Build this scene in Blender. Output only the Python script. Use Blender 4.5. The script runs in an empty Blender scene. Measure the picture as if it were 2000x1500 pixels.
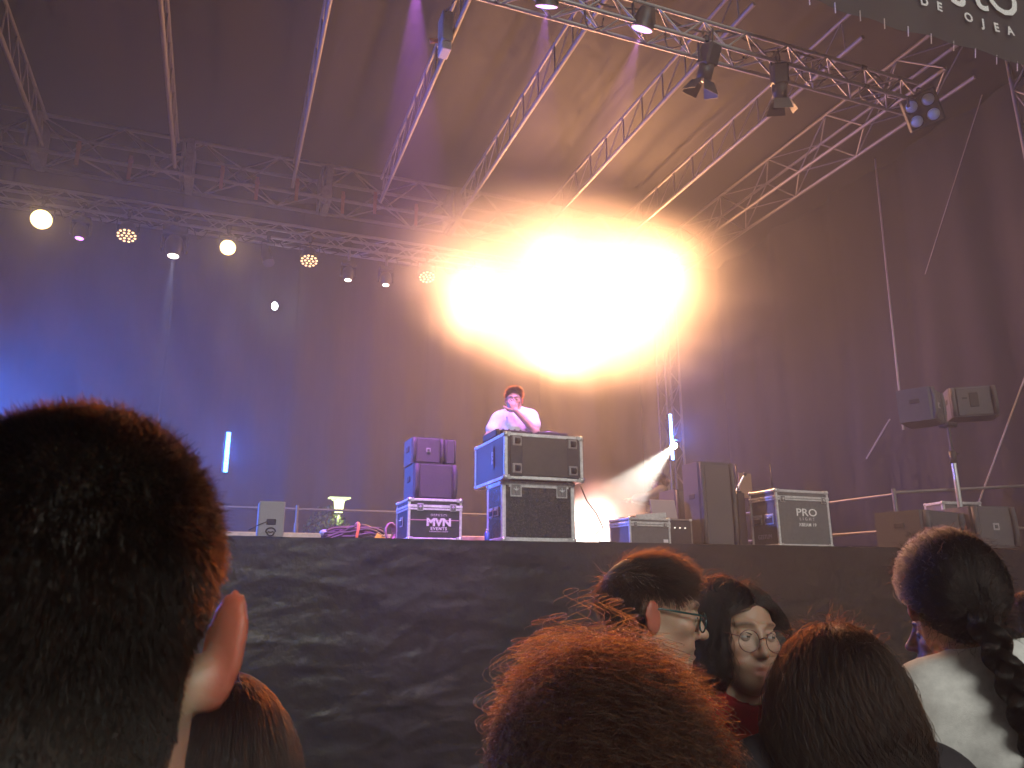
import bpy, math, random
import numpy as np
from mathutils import Vector, Matrix, noise
R = math.radians
random.seed(7)
rng = np.random.default_rng(11)
S = bpy.context.scene
C = S.collection

# ------------------------------------------------------------------ camera
CAM = Vector((0, 0, 1.62))
YAW, PITCH, ROLL, FPX = R(20.76), R(14.75), R(-.24), 1499.0
cf = Vector((math.sin(YAW)*math.cos(PITCH), math.cos(YAW)*math.cos(PITCH), math.sin(PITCH)))
cr = Vector((math.cos(YAW), -math.sin(YAW), 0)); cu = cr.cross(cf)
cr, cu = cr*math.cos(ROLL)+cu*math.sin(ROLL), cu*math.cos(ROLL)-cr*math.sin(ROLL)
cd = bpy.data.cameras.new('camera'); cam = bpy.data.objects.new('camera', cd); C.objects.link(cam)
cam.matrix_world = Matrix(((cr.x, cu.x, -cf.x, CAM.x), (cr.y, cu.y, -cf.y, CAM.y), (cr.z, cu.z, -cf.z, CAM.z), (0, 0, 0, 1)))
cd.sensor_width = 36; cd.lens = FPX/2000*36; cd.clip_start = .02; cd.clip_end = 300
cd.dof.use_dof = True; cd.dof.focus_distance = 2.6; cd.dof.aperture_fstop = 16
S.camera = cam

# ------------------------------------------------------------------ night sky, one weak sun (town light from behind the crowd), exposure
W = bpy.data.worlds.new('World'); S.world = W; W.use_nodes = True
wn = W.node_tree.nodes; bg = wn['Background']
sky = wn.new('ShaderNodeTexSky'); sky.sky_type = 'NISHITA'; sky.sun_disc = False
SUN_EL, SUN_AZ = R(26), R(181)            # compass direction the light comes from: behind the camera
sky.sun_elevation = SUN_EL; sky.sun_rotation = SUN_AZ
W.node_tree.links.new(sky.outputs[0], bg.inputs[0]); bg.inputs[1].default_value = .0011
sd = bpy.data.lights.new('sun', 'SUN'); sd.energy = 2.2; sd.angle = R(24); sd.color = (1, .98, .88)
sun = bpy.data.objects.new('sun', sd); C.objects.link(sun)
sv = Vector((math.sin(SUN_AZ)*math.cos(SUN_EL), math.cos(SUN_AZ)*math.cos(SUN_EL), math.sin(SUN_EL)))
sun.rotation_euler = sv.to_track_quat('Z', 'Y').to_euler()
S.view_settings.view_transform = 'Standard'; S.view_settings.look = 'None'
S.view_settings.exposure = 0; S.view_settings.gamma = 1; S.view_settings.use_curve_mapping = False
cy = S.cycles
cy.use_denoising = True; cy.denoiser = 'OPENIMAGEDENOISE'; cy.denoising_input_passes = 'RGB_ALBEDO_NORMAL'
cy.max_bounces = 4; cy.diffuse_bounces = 1; cy.glossy_bounces = 2; cy.transmission_bounces = 4; cy.volume_bounces = 0; cy.transparent_max_bounces = 8
cy.sample_clamp_indirect = 3; cy.sample_clamp_direct = 0; cy.caustics_reflective = False; cy.caustics_refractive = False
cy.use_light_tree = True; cy.use_adaptive_sampling = True; cy.adaptive_threshold = .05; cy.adaptive_min_samples = 16; cy.volume_step_rate = 2.5; cy.volume_max_steps = 64

# ------------------------------------------------------------------ materials
MATS = {}
def mat(name, col, rough=.6, metal=0, emit=None, estr=0, noise_amt=0, noise_scale=20, bump=0, bump_scale=60, sss=0, spec=None, stretch=None, col2=None, coat=0, vcol=False):
    if name in MATS: return MATS[name]
    m = bpy.data.materials.new(name); m.use_nodes = True; MATS[name] = m
    nt = m.node_tree; b = nt.nodes['Principled BSDF']; L = nt.links.new
    b.inputs['Base Color'].default_value = (*col, 1); b.inputs['Roughness'].default_value = rough; b.inputs['Metallic'].default_value = metal
    if spec is not None: b.inputs['Specular IOR Level'].default_value = spec
    if coat: b.inputs['Coat Weight'].default_value = coat
    if emit: b.inputs['Emission Color'].default_value = (*emit, 1); b.inputs['Emission Strength'].default_value = estr
    if sss:
        b.inputs['Subsurface Weight'].default_value = sss; b.inputs['Subsurface Radius'].default_value = (1, .3, .15); b.inputs['Subsurface Scale'].default_value = .012
    if noise_amt or bump:
        tc = nt.nodes.new('ShaderNodeTexCoord'); mp = nt.nodes.new('ShaderNodeMapping'); L(tc.outputs['Object'], mp.inputs[0])
        if stretch: mp.inputs['Scale'].default_value = stretch
    if noise_amt:
        n = nt.nodes.new('ShaderNodeTexNoise'); n.inputs['Scale'].default_value = noise_scale; n.inputs['Detail'].default_value = 5; n.inputs['Roughness'].default_value = .65
        L(mp.outputs[0], n.inputs['Vector'])
        rp = nt.nodes.new('ShaderNodeValToRGB'); rp.color_ramp.elements[0].position = .3; rp.color_ramp.elements[1].position = .7
        a = tuple(c*(1-noise_amt) for c in col); z = col2 or tuple(min(1, c*(1+noise_amt)) for c in col)
        rp.color_ramp.elements[0].color = (*a, 1); rp.color_ramp.elements[1].color = (*z, 1)
        L(n.outputs['Fac'], rp.inputs[0]); L(rp.outputs[0], b.inputs['Base Color'])
        mr = nt.nodes.new('ShaderNodeMapRange'); mr.inputs[3].default_value = max(.05, rough-.12); mr.inputs[4].default_value = min(1, rough+.15)
        L(n.outputs['Fac'], mr.inputs[0]); L(mr.outputs[0], b.inputs['Roughness'])
    if vcol:
        at_ = nt.nodes.new('ShaderNodeAttribute'); at_.attribute_name = 'Col'
        L(at_.outputs['Color'], b.inputs['Base Color'])
    if bump:
        n2 = nt.nodes.new('ShaderNodeTexNoise'); n2.inputs['Scale'].default_value = bump_scale; n2.inputs['Detail'].default_value = 4
        L(mp.outputs[0], n2.inputs['Vector'])
        bp = nt.nodes.new('ShaderNodeBump'); bp.inputs['Strength'].default_value = bump; bp.inputs['Distance'].default_value = .01
        L(n2.outputs['Fac'], bp.inputs['Height']); L(bp.outputs[0], b.inputs['Normal'])
    return m
ALU = mat('truss_aluminium', (.33, .315, .315), .42, .5, noise_amt=.2, noise_scale=9)
ALUD = mat('worn_aluminium', (.22, .205, .20), .52, .4, noise_amt=.35, noise_scale=14)
EDGE = mat('case_edge_aluminium', (.75, .75, .76), .34, .45, noise_amt=.2, noise_scale=25)
STEEL = mat('zinc_steel', (.62, .63, .64), .3, .7, noise_amt=.2, noise_scale=40)
BLACK = mat('black_metal', (.018, .018, .02), .5, .1, noise_amt=.3, noise_scale=30)
RUBBER = mat('black_rubber', (.015, .015, .016), .75)
LAM = mat('black_laminate', (.028, .026, .03), .35, noise_amt=.35, noise_scale=35, bump=.12, bump_scale=220)
LAMG = mat('grey_laminate', (.11, .11, .115), .45, noise_amt=.18, noise_scale=30, bump=.1, bump_scale=200)
LAMB = mat('brown_black_panel', (.035, .032, .03), .42, noise_amt=.3, noise_scale=30)
FABRIC = mat('black_backdrop_fabric', (.028, .0255, .026), .85, noise_amt=.3, noise_scale=2.5, bump=.25, bump_scale=90, stretch=(6, 6, .6))
ROOFM = mat('dark_roof_tarpaulin', (.016, .0145, .0145), .75, noise_amt=.25, noise_scale=1.5, bump=.15, bump_scale=30)
SKIRT = mat('black_plastic_skirt', (.012, .013, .012), .34, noise_amt=.4, noise_scale=5, bump=.5, bump_scale=19)
GREYF = mat('grey_fabric', (.33, .32, .31), .85, noise_amt=.1, noise_scale=3)
DECK = mat('stage_plywood', (.07, .055, .045), .55, noise_amt=.3, noise_scale=8)
ASPH = mat('asphalt', (.05, .05, .05), .85, noise_amt=.4, noise_scale=40, bump=.4, bump_scale=150)
SPK = mat('speaker_paint', (.06, .058, .064), .6, noise_amt=.25, noise_scale=60, bump=.3, bump_scale=400)
SPKG = mat('speaker_grille', (.085, .08, .088), .5, .2, noise_amt=.4, noise_scale=300, bump=.5, bump_scale=700)
SPKW = mat('pale_speaker_paint', (.30, .29, .31), .6, noise_amt=.15, noise_scale=120, bump=.35, bump_scale=420)
WHITEP = mat('white_print', (.8, .8, .8), .5)
BANNER = mat('grey_banner_vinyl', (.022, .02, .024), .5, noise_amt=.25, noise_scale=1.2)
CABLE = mat('black_cable', (.02, .018, .018), .5)
_n = SKIRT.node_tree; _b = _n.nodes['Principled BSDF']; _b.inputs['Specular IOR Level'].default_value = .28
_r = _n.nodes.new('ShaderNodeTexNoise'); _r.noise_type = 'RIDGED_MULTIFRACTAL'; _r.inputs['Scale'].default_value = 4.2; _r.inputs['Detail'].default_value = 4
_t = _n.nodes.new('ShaderNodeTexCoord'); _m = _n.nodes.new('ShaderNodeMapping'); _m.inputs['Scale'].default_value = (.55, 1, 1.7); _n.links.new(_t.outputs['Object'], _m.inputs[0]); _n.links.new(_m.outputs[0], _r.inputs['Vector'])
_p = _n.nodes.new('ShaderNodeBump'); _p.inputs['Strength'].default_value = .6; _p.inputs['Distance'].default_value = .015; _n.links.new(_r.outputs['Fac'], _p.inputs['Height'])
_o = [l for l in _n.links if l.to_node == _b and l.to_socket.name == 'Normal'][0].from_node; _n.links.new(_p.outputs[0], _o.inputs['Normal'])
def emis(name, col, s): return mat(name, (.02, .02, .02), .4, emit=col, estr=s)

# ------------------------------------------------------------------ mesh helpers
def mesh_obj(name, V, F, m, parent=None, smooth=False, loc=None):
    me = bpy.data.meshes.new(name)
    me.from_pydata([tuple(v) for v in V], [], [tuple(f) for f in F]); me.update()
    if m: me.materials.append(m)
    if smooth: me.polygons.foreach_set('use_smooth', [True]*len(me.polygons))
    o = bpy.data.objects.new(name, me); C.objects.link(o); o.parent = parent
    if loc is not None: o.location = loc
    return o
def frame_of(d):
    d = Vector(d).normalized(); a = Vector((0, 0, 1)) if abs(d.z) < .95 else Vector((1, 0, 0))
    x = d.cross(a).normalized(); return x, d.cross(x), d
class MB:
    def __init__(s): s.V = []; s.F = []; s.sm = []
    def add(s, V, F, smooth=False):
        n = len(s.V); s.V += [Vector(v) for v in V]; s.F += [[n+i for i in f] for f in F]; s.sm += [smooth]*len(F); return s
    def box(s, c, d, rot=None, bev=0):
        c = Vector(c); hx, hy, hz = d[0]/2, d[1]/2, d[2]/2
        if bev:
            b = min(bev, hx*.9, hy*.9, hz*.9); V = []; idx = {}
            for i, sx in enumerate((-1, 1)):
                for j, sy in enumerate((-1, 1)):
                    for k, sz in enumerate((-1, 1)):
                        for a in range(3):
                            q = [hx, hy, hz]; q = [t-b if a != n else t for n, t in enumerate(q)]
                            idx[i, j, k, a] = len(V); V.append(Vector((sx*q[0], sy*q[1], sz*q[2])))
            F = []
            for s_ in (0, 1):
                F.append([idx[s_, j, k, 0] for j, k in ((0, 0), (1, 0), (1, 1), (0, 1))][::1 if s_ else -1])
                F.append([idx[i, s_, k, 1] for i, k in ((0, 0), (0, 1), (1, 1), (1, 0))][::1 if s_ else -1])
                F.append([idx[i, j, s_, 2] for i, j in ((0, 0), (1, 0), (1, 1), (0, 1))][::1 if s_ else -1])
            for p in (0, 1):
                for q in (0, 1):
                    F.append([idx[p, q, 0, 0], idx[p, q, 1, 0], idx[p, q, 1, 1], idx[p, q, 0, 1]])
                    F.append([idx[p, 0, q, 0], idx[p, 1, q, 0], idx[p, 1, q, 2], idx[p, 0, q, 2]])
                    F.append([idx[0, p, q, 1], idx[1, p, q, 1], idx[1, p, q, 2], idx[0, p, q, 2]])
            for i in (0, 1):
                for j in (0, 1):
                    for k in (0, 1): F.append([idx[i, j, k, 0], idx[i, j, k, 1], idx[i, j, k, 2]])
        else:
            V = [Vector((sx*hx, sy*hy, sz*hz)) for sx in (-1, 1) for sy in (-1, 1) for sz in (-1, 1)]
            F = [(0, 1, 3, 2), (4, 6, 7, 5), (0, 4, 5, 1), (2, 3, 7, 6), (0, 2, 6, 4), (1, 5, 7, 3)]
        if rot is not None: V = [rot @ v for v in V]
        return s.add([c+v for v in V], F)
    def tube(s, pts, r, n=8, cap=True, smooth=True):
        pts = [Vector(p) for p in pts]; rs = r if hasattr(r, '__len__') else [r]*len(pts)
        V = []; F = []; x = None
        for i, p in enumerate(pts):
            d = (pts[min(i+1, len(pts)-1)]-pts[max(i-1, 0)])
            if x is None: x, y, d = frame_of(d)
            else:
                d = d.normalized(); x = (x-d*x.dot(d)).normalized(); y = d.cross(x)
            for k in range(n):
                a = 2*math.pi*k/n; V.append(p+(x*math.cos(a)+y*math.sin(a))*rs[i])
        for i in range(len(pts)-1):
            for k in range(n): F.append((i*n+k, i*n+(k+1) % n, (i+1)*n+(k+1) % n, (i+1)*n+k))
        s.add(V, F, smooth)
        if cap:
            m = len(s.V)-len(V)
            s.F.append([m+k for k in range(n)][::-1]); s.F.append([m+(len(pts)-1)*n+k for k in range(n)]); s.sm += [False, False]
        return s
    def sphere(s, c, r, n=10, m=7, sc=(1, 1, 1)):
        c = Vector(c); V = []; F = []
        for i in range(m+1):
            t = math.pi*i/m
            for k in range(n):
                a = 2*math.pi*k/n; V.append(c+Vector((r*sc[0]*math.sin(t)*math.cos(a), r*sc[1]*math.sin(t)*math.sin(a), r*sc[2]*math.cos(t))))
        for i in range(m):
            for k in range(n): F.append((i*n+k, (i+1)*n+k, (i+1)*n+(k+1) % n, i*n+(k+1) % n))
        return s.add(V, F, True)
    def disc(s, c, d, r, n=20, bulge=0):
        c = Vector(c); x, y, d = frame_of(d)
        V = [c+d*bulge]; F = []
        for q in (.5, 1):
            for k in range(n):
                a = 2*math.pi*k/n; V.append(c+d*bulge*(1-q*q)+(x*math.cos(a)+y*math.sin(a))*r*q)
        for k in range(n):
            k2 = (k+1) % n; F.append((0, 1+k, 1+k2)); F.append((1+k, 1+n+k, 1+n+k2, 1+k2))
        return s.add(V, F, bulge != 0)
    def build(s, name, m, parent=None, label=None):
        o = mesh_obj(name, s.V, s.F, m, parent)
        o.data.polygons.foreach_set('use_smooth', s.sm)
        if label: o['label'] = label
        return o
def thing(name, label, cat, loc=(0, 0, 0), rz=0, group=None):
    o = bpy.data.objects.new(name, None); C.objects.link(o); o.location = loc; o.rotation_euler = (0, 0, rz); o.empty_display_size = .1
    return tag(o, label, cat, group)
def tag(o, label, cat, group=None):
    o['label'] = label; o['category'] = cat
    if group: o['group'] = group
    return o
def struct(o): o['kind'] = 'structure'; return o
UNIT = {}
def strut(name, p0, p1, r, m, parent, n=8):
    """a straight tube as an object of its own; alike struts share one unit mesh"""
    key = (m.name, n)
    if key not in UNIT:
        b = MB().tube([(0, 0, 0), (0, 0, 1)], 1, n); me = bpy.data.meshes.new('tube'); me.from_pydata([tuple(v) for v in b.V], [], b.F)
        me.polygons.foreach_set('use_smooth', b.sm); me.materials.append(m); UNIT[key] = me
    o = bpy.data.objects.new(name, UNIT[key]); C.objects.link(o); o.parent = parent
    p0, p1 = Vector(p0), Vector(p1)
    o.location = p0; o.rotation_mode = 'QUATERNION'; o.rotation_quaternion = (p1-p0).to_track_quat('Z', 'Y'); o.scale = (r, r, (p1-p0).length)
    return o
def lamp(name, kind, loc, col, W_, parent=None, aim=None, cone=30, blend=.3, rad=.05):
    d = bpy.data.lights.new(name, kind); d.energy = W_; d.color = col; d.shadow_soft_size = rad
    if kind == 'SPOT': d.spot_size = R(cone); d.spot_blend = blend
    o = bpy.data.objects.new(name, d); C.objects.link(o); o.parent = parent; o.location = loc
    if aim is not None: o.rotation_mode = 'QUATERNION'; o.rotation_quaternion = (-Vector(aim)).to_track_quat('Z', 'Y')
    return o
def text(body, loc, rot, size, m, parent, name='lettering', ext=.001, align='CENTER', bold=0, sx=1, spacing=1):
    c = bpy.data.curves.new(name, 'FONT'); c.body = body; c.size = size; c.align_x = align; c.align_y = 'CENTER'; c.extrude = ext; c.offset = bold; c.space_character = spacing; c.resolution_u = 3
    tmp = bpy.data.objects.new(name, c); C.objects.link(tmp); bpy.context.view_layer.update()
    me = bpy.data.meshes.new_from_object(tmp.evaluated_get(bpy.context.evaluated_depsgraph_get())); bpy.data.objects.remove(tmp); bpy.data.curves.remove(c)
    me.materials.clear(); me.materials.append(m); o = bpy.data.objects.new(name, me); C.objects.link(o); o.parent = parent; o.location = loc
    o.rotation_euler = rot; o.scale = (sx, 1, 1); return o

# ------------------------------------------------------------------ ground, stage, roof, curtains
def grid(name, nu, nv, fn, m, parent=None, smooth=True):
    V = [fn(i/nu, j/nv) for j in range(nv+1) for i in range(nu+1)]
    F = [(j*(nu+1)+i, j*(nu+1)+i+1, (j+1)*(nu+1)+i+1, (j+1)*(nu+1)+i) for j in range(nv) for i in range(nu)]
    return mesh_obj(name, V, F, m, parent, smooth)
struct(grid('ground', 8, 8, lambda u, v: (-20+u*44, -14+v*40, 0), ASPH))
SZ = 1.96                                                # stage floor
st = struct(MB().box((1.6, 8.8, SZ-.06), (13.6, 5.56, .12), bev=.01).build('stage_floor', DECK))
def nz(x, y, z, s): return noise.noise(Vector((x*s, y*s, z*s)))
def skirt_fn(u, v):
    x = -5+u*13.4; z = .02+v*(SZ-.005)
    w = .022*nz(x*.4, z*2.2, 1, 1)+.008*nz(x*2.2, z*8, 5, 1)+.009*(abs(nz(x*1.7, z*4, 9, 1))**.6)
    b1 = nz(x*.9+.5*nz(x, z, 2, 1.5), z*2.6, 13, 1); b2 = nz(x*1.9+.4*nz(z, x, 6, 2), z*5.2+x*.5, 21, 1)
    w += .0055*max(0, 1-abs(b1)*9)+.004*max(0, 1-abs(b2)*7)
    sag = .012*nz(x, 0, 3, 1.3)*v
    return (x, 5.93-w*(1-.6*v)-.02*(1-v), z+sag*.5)
sk = grid('stage_skirt', 640, 110, skirt_fn, SKIRT); tag(sk, 'crumpled black plastic sheet hanging over the stage front', 'stage skirt')
def skirt_top(u, v):
    x = -5+u*13.4; return (x, 5.925+v*.32, SZ+.010+.016*abs(nz(x*1.6, v*2, 7, 1))+.012*abs(nz(x*5, v*2, 3, 1))*(1-v*.5))
grid('top_fold', 160, 6, skirt_top, SKIRT, sk)
def drop_fn(u, v):
    x = -6+u*12.75; z = .3+v*7.3
    f = .05*math.sin(x*5.1+.4*math.sin(z*.7))+.03*math.sin(x*11.3+1)+.10*nz(x*.5, z*.25, 2, 1)
    if x < 1.5:                                           # diagonal drag folds where the cloth is tied
        k = max(0, min(1, (1.5-x)/2.5)); f += k*.10*math.sin((x*1.0+z*.62)*6.2)
    return (x, 11.45+f*.8, z)
bd = grid('backdrop_curtain', 260, 60, drop_fn, FABRIC); tag(bd, 'black cloth backdrop hanging in long folds behind the stage', 'backdrop')
for sx_ in (-3.1, -.9, .85, 2.9, 4.8):
    V = [];
    for j in range(61):
        u = (sx_+6)/12.75; p = drop_fn(u, j/60); V += [(p[0]-.012, p[1]-.012, p[2]), (p[0]+.012, p[1]-.014, p[2])]
    mesh_obj('seam', V, [(2*j, 2*j+1, 2*j+3, 2*j+2) for j in range(60)], FABRIC, bd, True)
gp = grid('grey_curtain', 30, 20, lambda u, v: (6.35+u*1.5, 11.62+.05*math.sin(u*19), .3+v*5.2), GREYF); tag(gp, 'pale grey cloth showing in the gap beside the black backdrop', 'curtain')
def side_fn(u, v):
    z = .1+v*7.4
    k = .06*math.sin(u*34+.3*z)+.035*math.sin(u*77)+.08*nz(u*4, z*.3, 4, 1)
    if u < .85: return (8.5+k, 4.4+u/.85*7.0, z)
    return (8.5-(u-.85)/.15*1.05, 11.4+(u-.85)+k*.6, z)
FABS = mat('black_side_drape', (.017, .015, .015), .85, noise_amt=.3, noise_scale=2.5, bump=.25, bump_scale=90, stretch=(6, 6, .6))
sc_ = grid('side_curtain', 140, 40, side_fn, FABS); tag(sc_, 'black cloth wall closing the stage side by the speakers', 'curtain')
def roof_fn(u, v):
    x = -6+u*14.9; y = 4.5+v*7.2
    return (x, y, 7.52-.05*math.sin(x*2.4)**2+.04*nz(x*.6, y*.6, 6, 1))
rf = grid('roof_tarpaulin', 90, 40, roof_fn, ROOFM); tag(rf, 'dark tarpaulin roof stretched over the stage beams', 'roof')
# ------------------------------------------------------------------ trusses
def box_truss(name, label, p0, axis, length, b, bay, rc, rb, m=ALU, group=None, faces=(0, 1, 2, 3), bh=None, flip=0):
    """square truss; p0 is its lower corner, axis 'x','y' or 'z'; chords and braces are parts"""
    bh = bh or b
    t = thing(name, label, 'truss', p0, 0, group)
    A = {'x': Vector((1, 0, 0)), 'y': Vector((0, 1, 0)), 'z': Vector((0, 0, 1))}[axis]
    U = {'x': Vector((0, 1, 0)), 'y': Vector((1, 0, 0)), 'z': Vector((1, 0, 0))}[axis]*b
    V = {'x': Vector((0, 0, 1)), 'y': Vector((0, 0, 1)), 'z': Vector((0, 1, 0))}[axis]*bh
    cs = [Vector(), U, U+V, V]
    for c in cs: strut('chord', c, c+A*length, rc, m, t, 10)
    n = max(2, round(length/bay)); n += n % 2; s = length/n
    for f in faces:
        a, c = cs[f], cs[(f+1) % 4]
        for i in range(n):
            q0, q1 = (a, c) if (i+f+flip) % 2 == 0 else (c, a)
            strut('brace', q0+A*(s*i), q1+A*(s*(i+1)), rb, m, t, 6)
    return t
back_ring = box_truss('roof_truss', 'deep box truss along the back edge of the roof', (-5, 10.0, 6.88), 'x', 11.75, .5, .52, .026, .013, ALUD)
side_ring = box_truss('roof_truss', 'deep box truss along the roof side above the black side curtain', (6.76, 4.9, 6.88), 'y', 5.58, .42, .55, .022, .010, ALUD, bh=.5)
light_bar = box_truss('light_truss', 'slim box truss hung under the roof at the back, carrying most of the lamps', (-5, 10.12, 6.22), 'x', 11.4, .22, .26, .021, .008)
front_bar = box_truss('light_truss', 'slim box truss with round tubes hung across the stage front below the banner', (.2, 5.0, 6.46), 'x', 6.25, .22, .25, .019, .010)
strut('splice_sleeve', (5.48, -.002, .219), (5.54, -.002, .219), .024, BLACK, front_bar)
strut('splice_sleeve', (5.48, 0, 0), (5.54, 0, 0), .024, BLACK, front_bar)
box_truss('tower_truss', 'slim dark box truss tower standing in the back corner behind the blue light bar', (6.72, 10.55, 0), 'z', 6.85, .26, .3, .02, .008, ALUD)
box_truss('tower_truss', 'box truss tower standing at the front corner beside the banner', (7.83, 4.65, 0), 'z', 7.9, .3, .34, .022, .010)
def ladder_truss(x, z0, z1, y0, y1, label):
    t = thing('roof_beam', label, 'roof beam', (x, y0, z0), 0, 'ladder beams running from the front to the back of the roof')
    Lg = y1-y0; h = z1-z0
    strut('chord', (0, 0, 0), (0, Lg, 0), .024, ALUD, t, 10); strut('chord', (0, 0, h), (0, Lg, h), .02, ALUD, t, 10)
    n = 11; s = Lg/n
    for i in range(n):
        strut('brace', (0, s*(i+.5), 0), (0, s*(i+.5), h), .009, ALUD, t, 6)
        strut('brace', (0, s*(i+.5), h), (0, s*(i+1.5 if i < n-1 else i+.95), 0), .006, ALUD, t, 6)
    return t
RB = 'flat ladder beam of two tubes crossing under the tarpaulin roof'
for x in (-4.0, -2.45, -.93, .56, 1.78, 2.98, 4.33, 5.65): ladder_truss(x, 6.95, 7.32, 4.9, 9.98, RB)
front_ring = box_truss('roof_truss', 'deep box truss behind the printed banner at the roof front', (-5, 4.38, 7.2), 'x', 12.7, .32, .55, .024, .011, ALUD, bh=.4)
# sleeves, rings and ratchet straps on the back roof truss
for i, x in enumerate((-2.6, -.82, 1.0, 2.9, 4.7)):
    t = tag(MB().box((0, .25, .25), (.1, .56, .56), bev=.01).box((-.09, .25, .25), (.03, .54, .54), bev=.005).build('truss_sleeve', ALUD), 'flat metal sleeve clasping the deep back roof truss', 'bracket', 'sleeves on the back truss')
    t.location = (x+.05, 10.0, 6.88)
ORS = mat('faded_strap', (.30, .13, .08), .8)
for i, x in enumerate((-2.05, -1.45, -.35, .1, .62, 1.25, 1.7, 2.3)):
    t = MB().box((0, -.03, -.09), (.045, .006, .34)).box((0, -.034, .0), (.06, .02, .05), bev=.004).build('ratchet_strap', ORS)
    t.location = (x, 9.99, 7.0-(.08 if i % 2 else 0)); tag(t, 'short faded strap with buckle hanging from the back roof truss', 'strap', 'straps on the back truss')
def ring_hook(x):
    m_ = MB(); m_.box((0, 0, .09), (.05, .012, .2), bev=.003)
    m_.tube([(.045*math.cos(a), 0, -.04+.045*math.sin(a)) for a in [2*math.pi*k/14 for k in range(15)]], .007, 6)
    o = m_.build('shackle', ALUD); o.location = (x, 9.97, 6.86); tag(o, 'round steel shackle under the deep back roof truss', 'shackle', 'shackles on the back truss')
for x in (-2.9, -1.2, -.35, 1.0): ring_hook(x)

# ------------------------------------------------------------------ banner
bn_t = thing('banner', 'dark vinyl banner with white lettering laced along the roof front', 'banner', (5.6, 4.27, 6.5))
def ban_fn(u, v):
    x = -1.35+u*4.2; return (x, .04*math.sin(u*9+v*2)*.5+.02*nz(x, v*2, 1, 2), -.0+v*1.5+.012*math.sin(u*40)*(1-v)**4)
grid('sheet', 90, 30, ban_fn, BANNER, bn_t)
for k in range(15):
    strut('lacing', (-1.25+.28*k, -.02, .02), (-1.215+.28*k, .02, -.05), .005, WHITEP, bn_t, 5)

def ban_text(ch, x, z, size, rz=0): text(ch, (x-5.6, -.035, z-6.5), (R(90), R(rz), 0), size, WHITEP, bn_t, bold=.004)
for ch, x, z, rz in (('D', 5.71, 6.845, 0), ('E', 5.90, 6.845, 6), ('O', 6.27, 6.835, 8), ('J', 6.46, 6.825, 4), ('E', 6.64, 6.83, -2), ('A', 6.83, 6.845, -8)): ban_text(ch, x, z, .135, rz)
for ch, x, z, s_ in (('s', 6.17, 7.13, .62), ('t', 6.47, 7.18, .62), ('O', 6.8, 7.2, .56)): ban_text(ch, x, z, s_)
# ------------------------------------------------------------------ lamps
WARM = (1, .62, .22); WARMW = (1, .78, .45); PURP = (.42, .18, 1); BLUE = (.04, .16, 1); WHT = (.8, .85, 1)
AUD = Vector((-.15, -1, -.42)).normalized()
def yoke_clamp(t, drop, w, top=.0):
    """hook clamp at the fixture's origin and a U bracket of width w reaching down by drop"""
    MB().tube([(0, 0, .05), (0, 0, -.04)], .012, 8).box((0, 0, .02), (.05, .05, .07), bev=.008).tube([(.035*math.cos(a), 0, .07+.035*math.sin(a)) for a in [k*.5 for k in range(-1, 8)]], .009, 6).build('clamp', BLACK, t)
    MB().box((0, 0, -.045), (w+.02, .03, .008)).box((-w/2-.006, 0, -.045-drop/2), (.008, .03, drop)).box((w/2+.006, 0, -.045-drop/2), (.008, .03, drop)).build('yoke', BLACK, t)
def par_can(loc, aim, lens, label, r=.11, depth=.16, drop=.2, group=None, leds=None, light=None, cat='stage lamp', name='par_lamp', body=BLACK):
    t = thing(name, label, cat, loc, 0, group); a = Vector(aim).normalized(); c = Vector((0, 0, -.045-drop))
    yoke_clamp(t, drop, 2*r)
    MB().tube([c-a*depth*.75, c-a*depth*.7, c-a*depth*.1, c+a*depth*.38, c+a*depth*.40], [r*.45, r*.72, r*.95, r*1.0, r*1.03], 20).build('body', body, t)
    f = c+a*(depth*.40)
    if leds is None: MB().disc(f+a*.004, a, r*.93, 22, .012).build('lens', lens, t)
    else:
        MB().disc(f+a*.002, a, r*.97, 22).build('faceplate', BLACK, t)
        x, y, _ = frame_of(a); m_ = MB(); pts = [(0, 0)]+[(.42*math.cos(k*math.pi/3), .42*math.sin(k*math.pi/3)) for k in range(6)]+[(.8*math.cos(k*math.pi/6+.2), .8*math.sin(k*math.pi/6+.2)) for k in range(12)]
        for u, v in pts: m_.disc(f+a*.005+x*u*r+y*v*r, a, r*.135, 8, .01)
        m_.build('led_array', lens, t)
    if light:
        col, Wt, cone = light
        lamp('lamp_light', 'SPOT', f+a*.03, col, Wt, t, a, cone, .5, .012)
    return t
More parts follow.
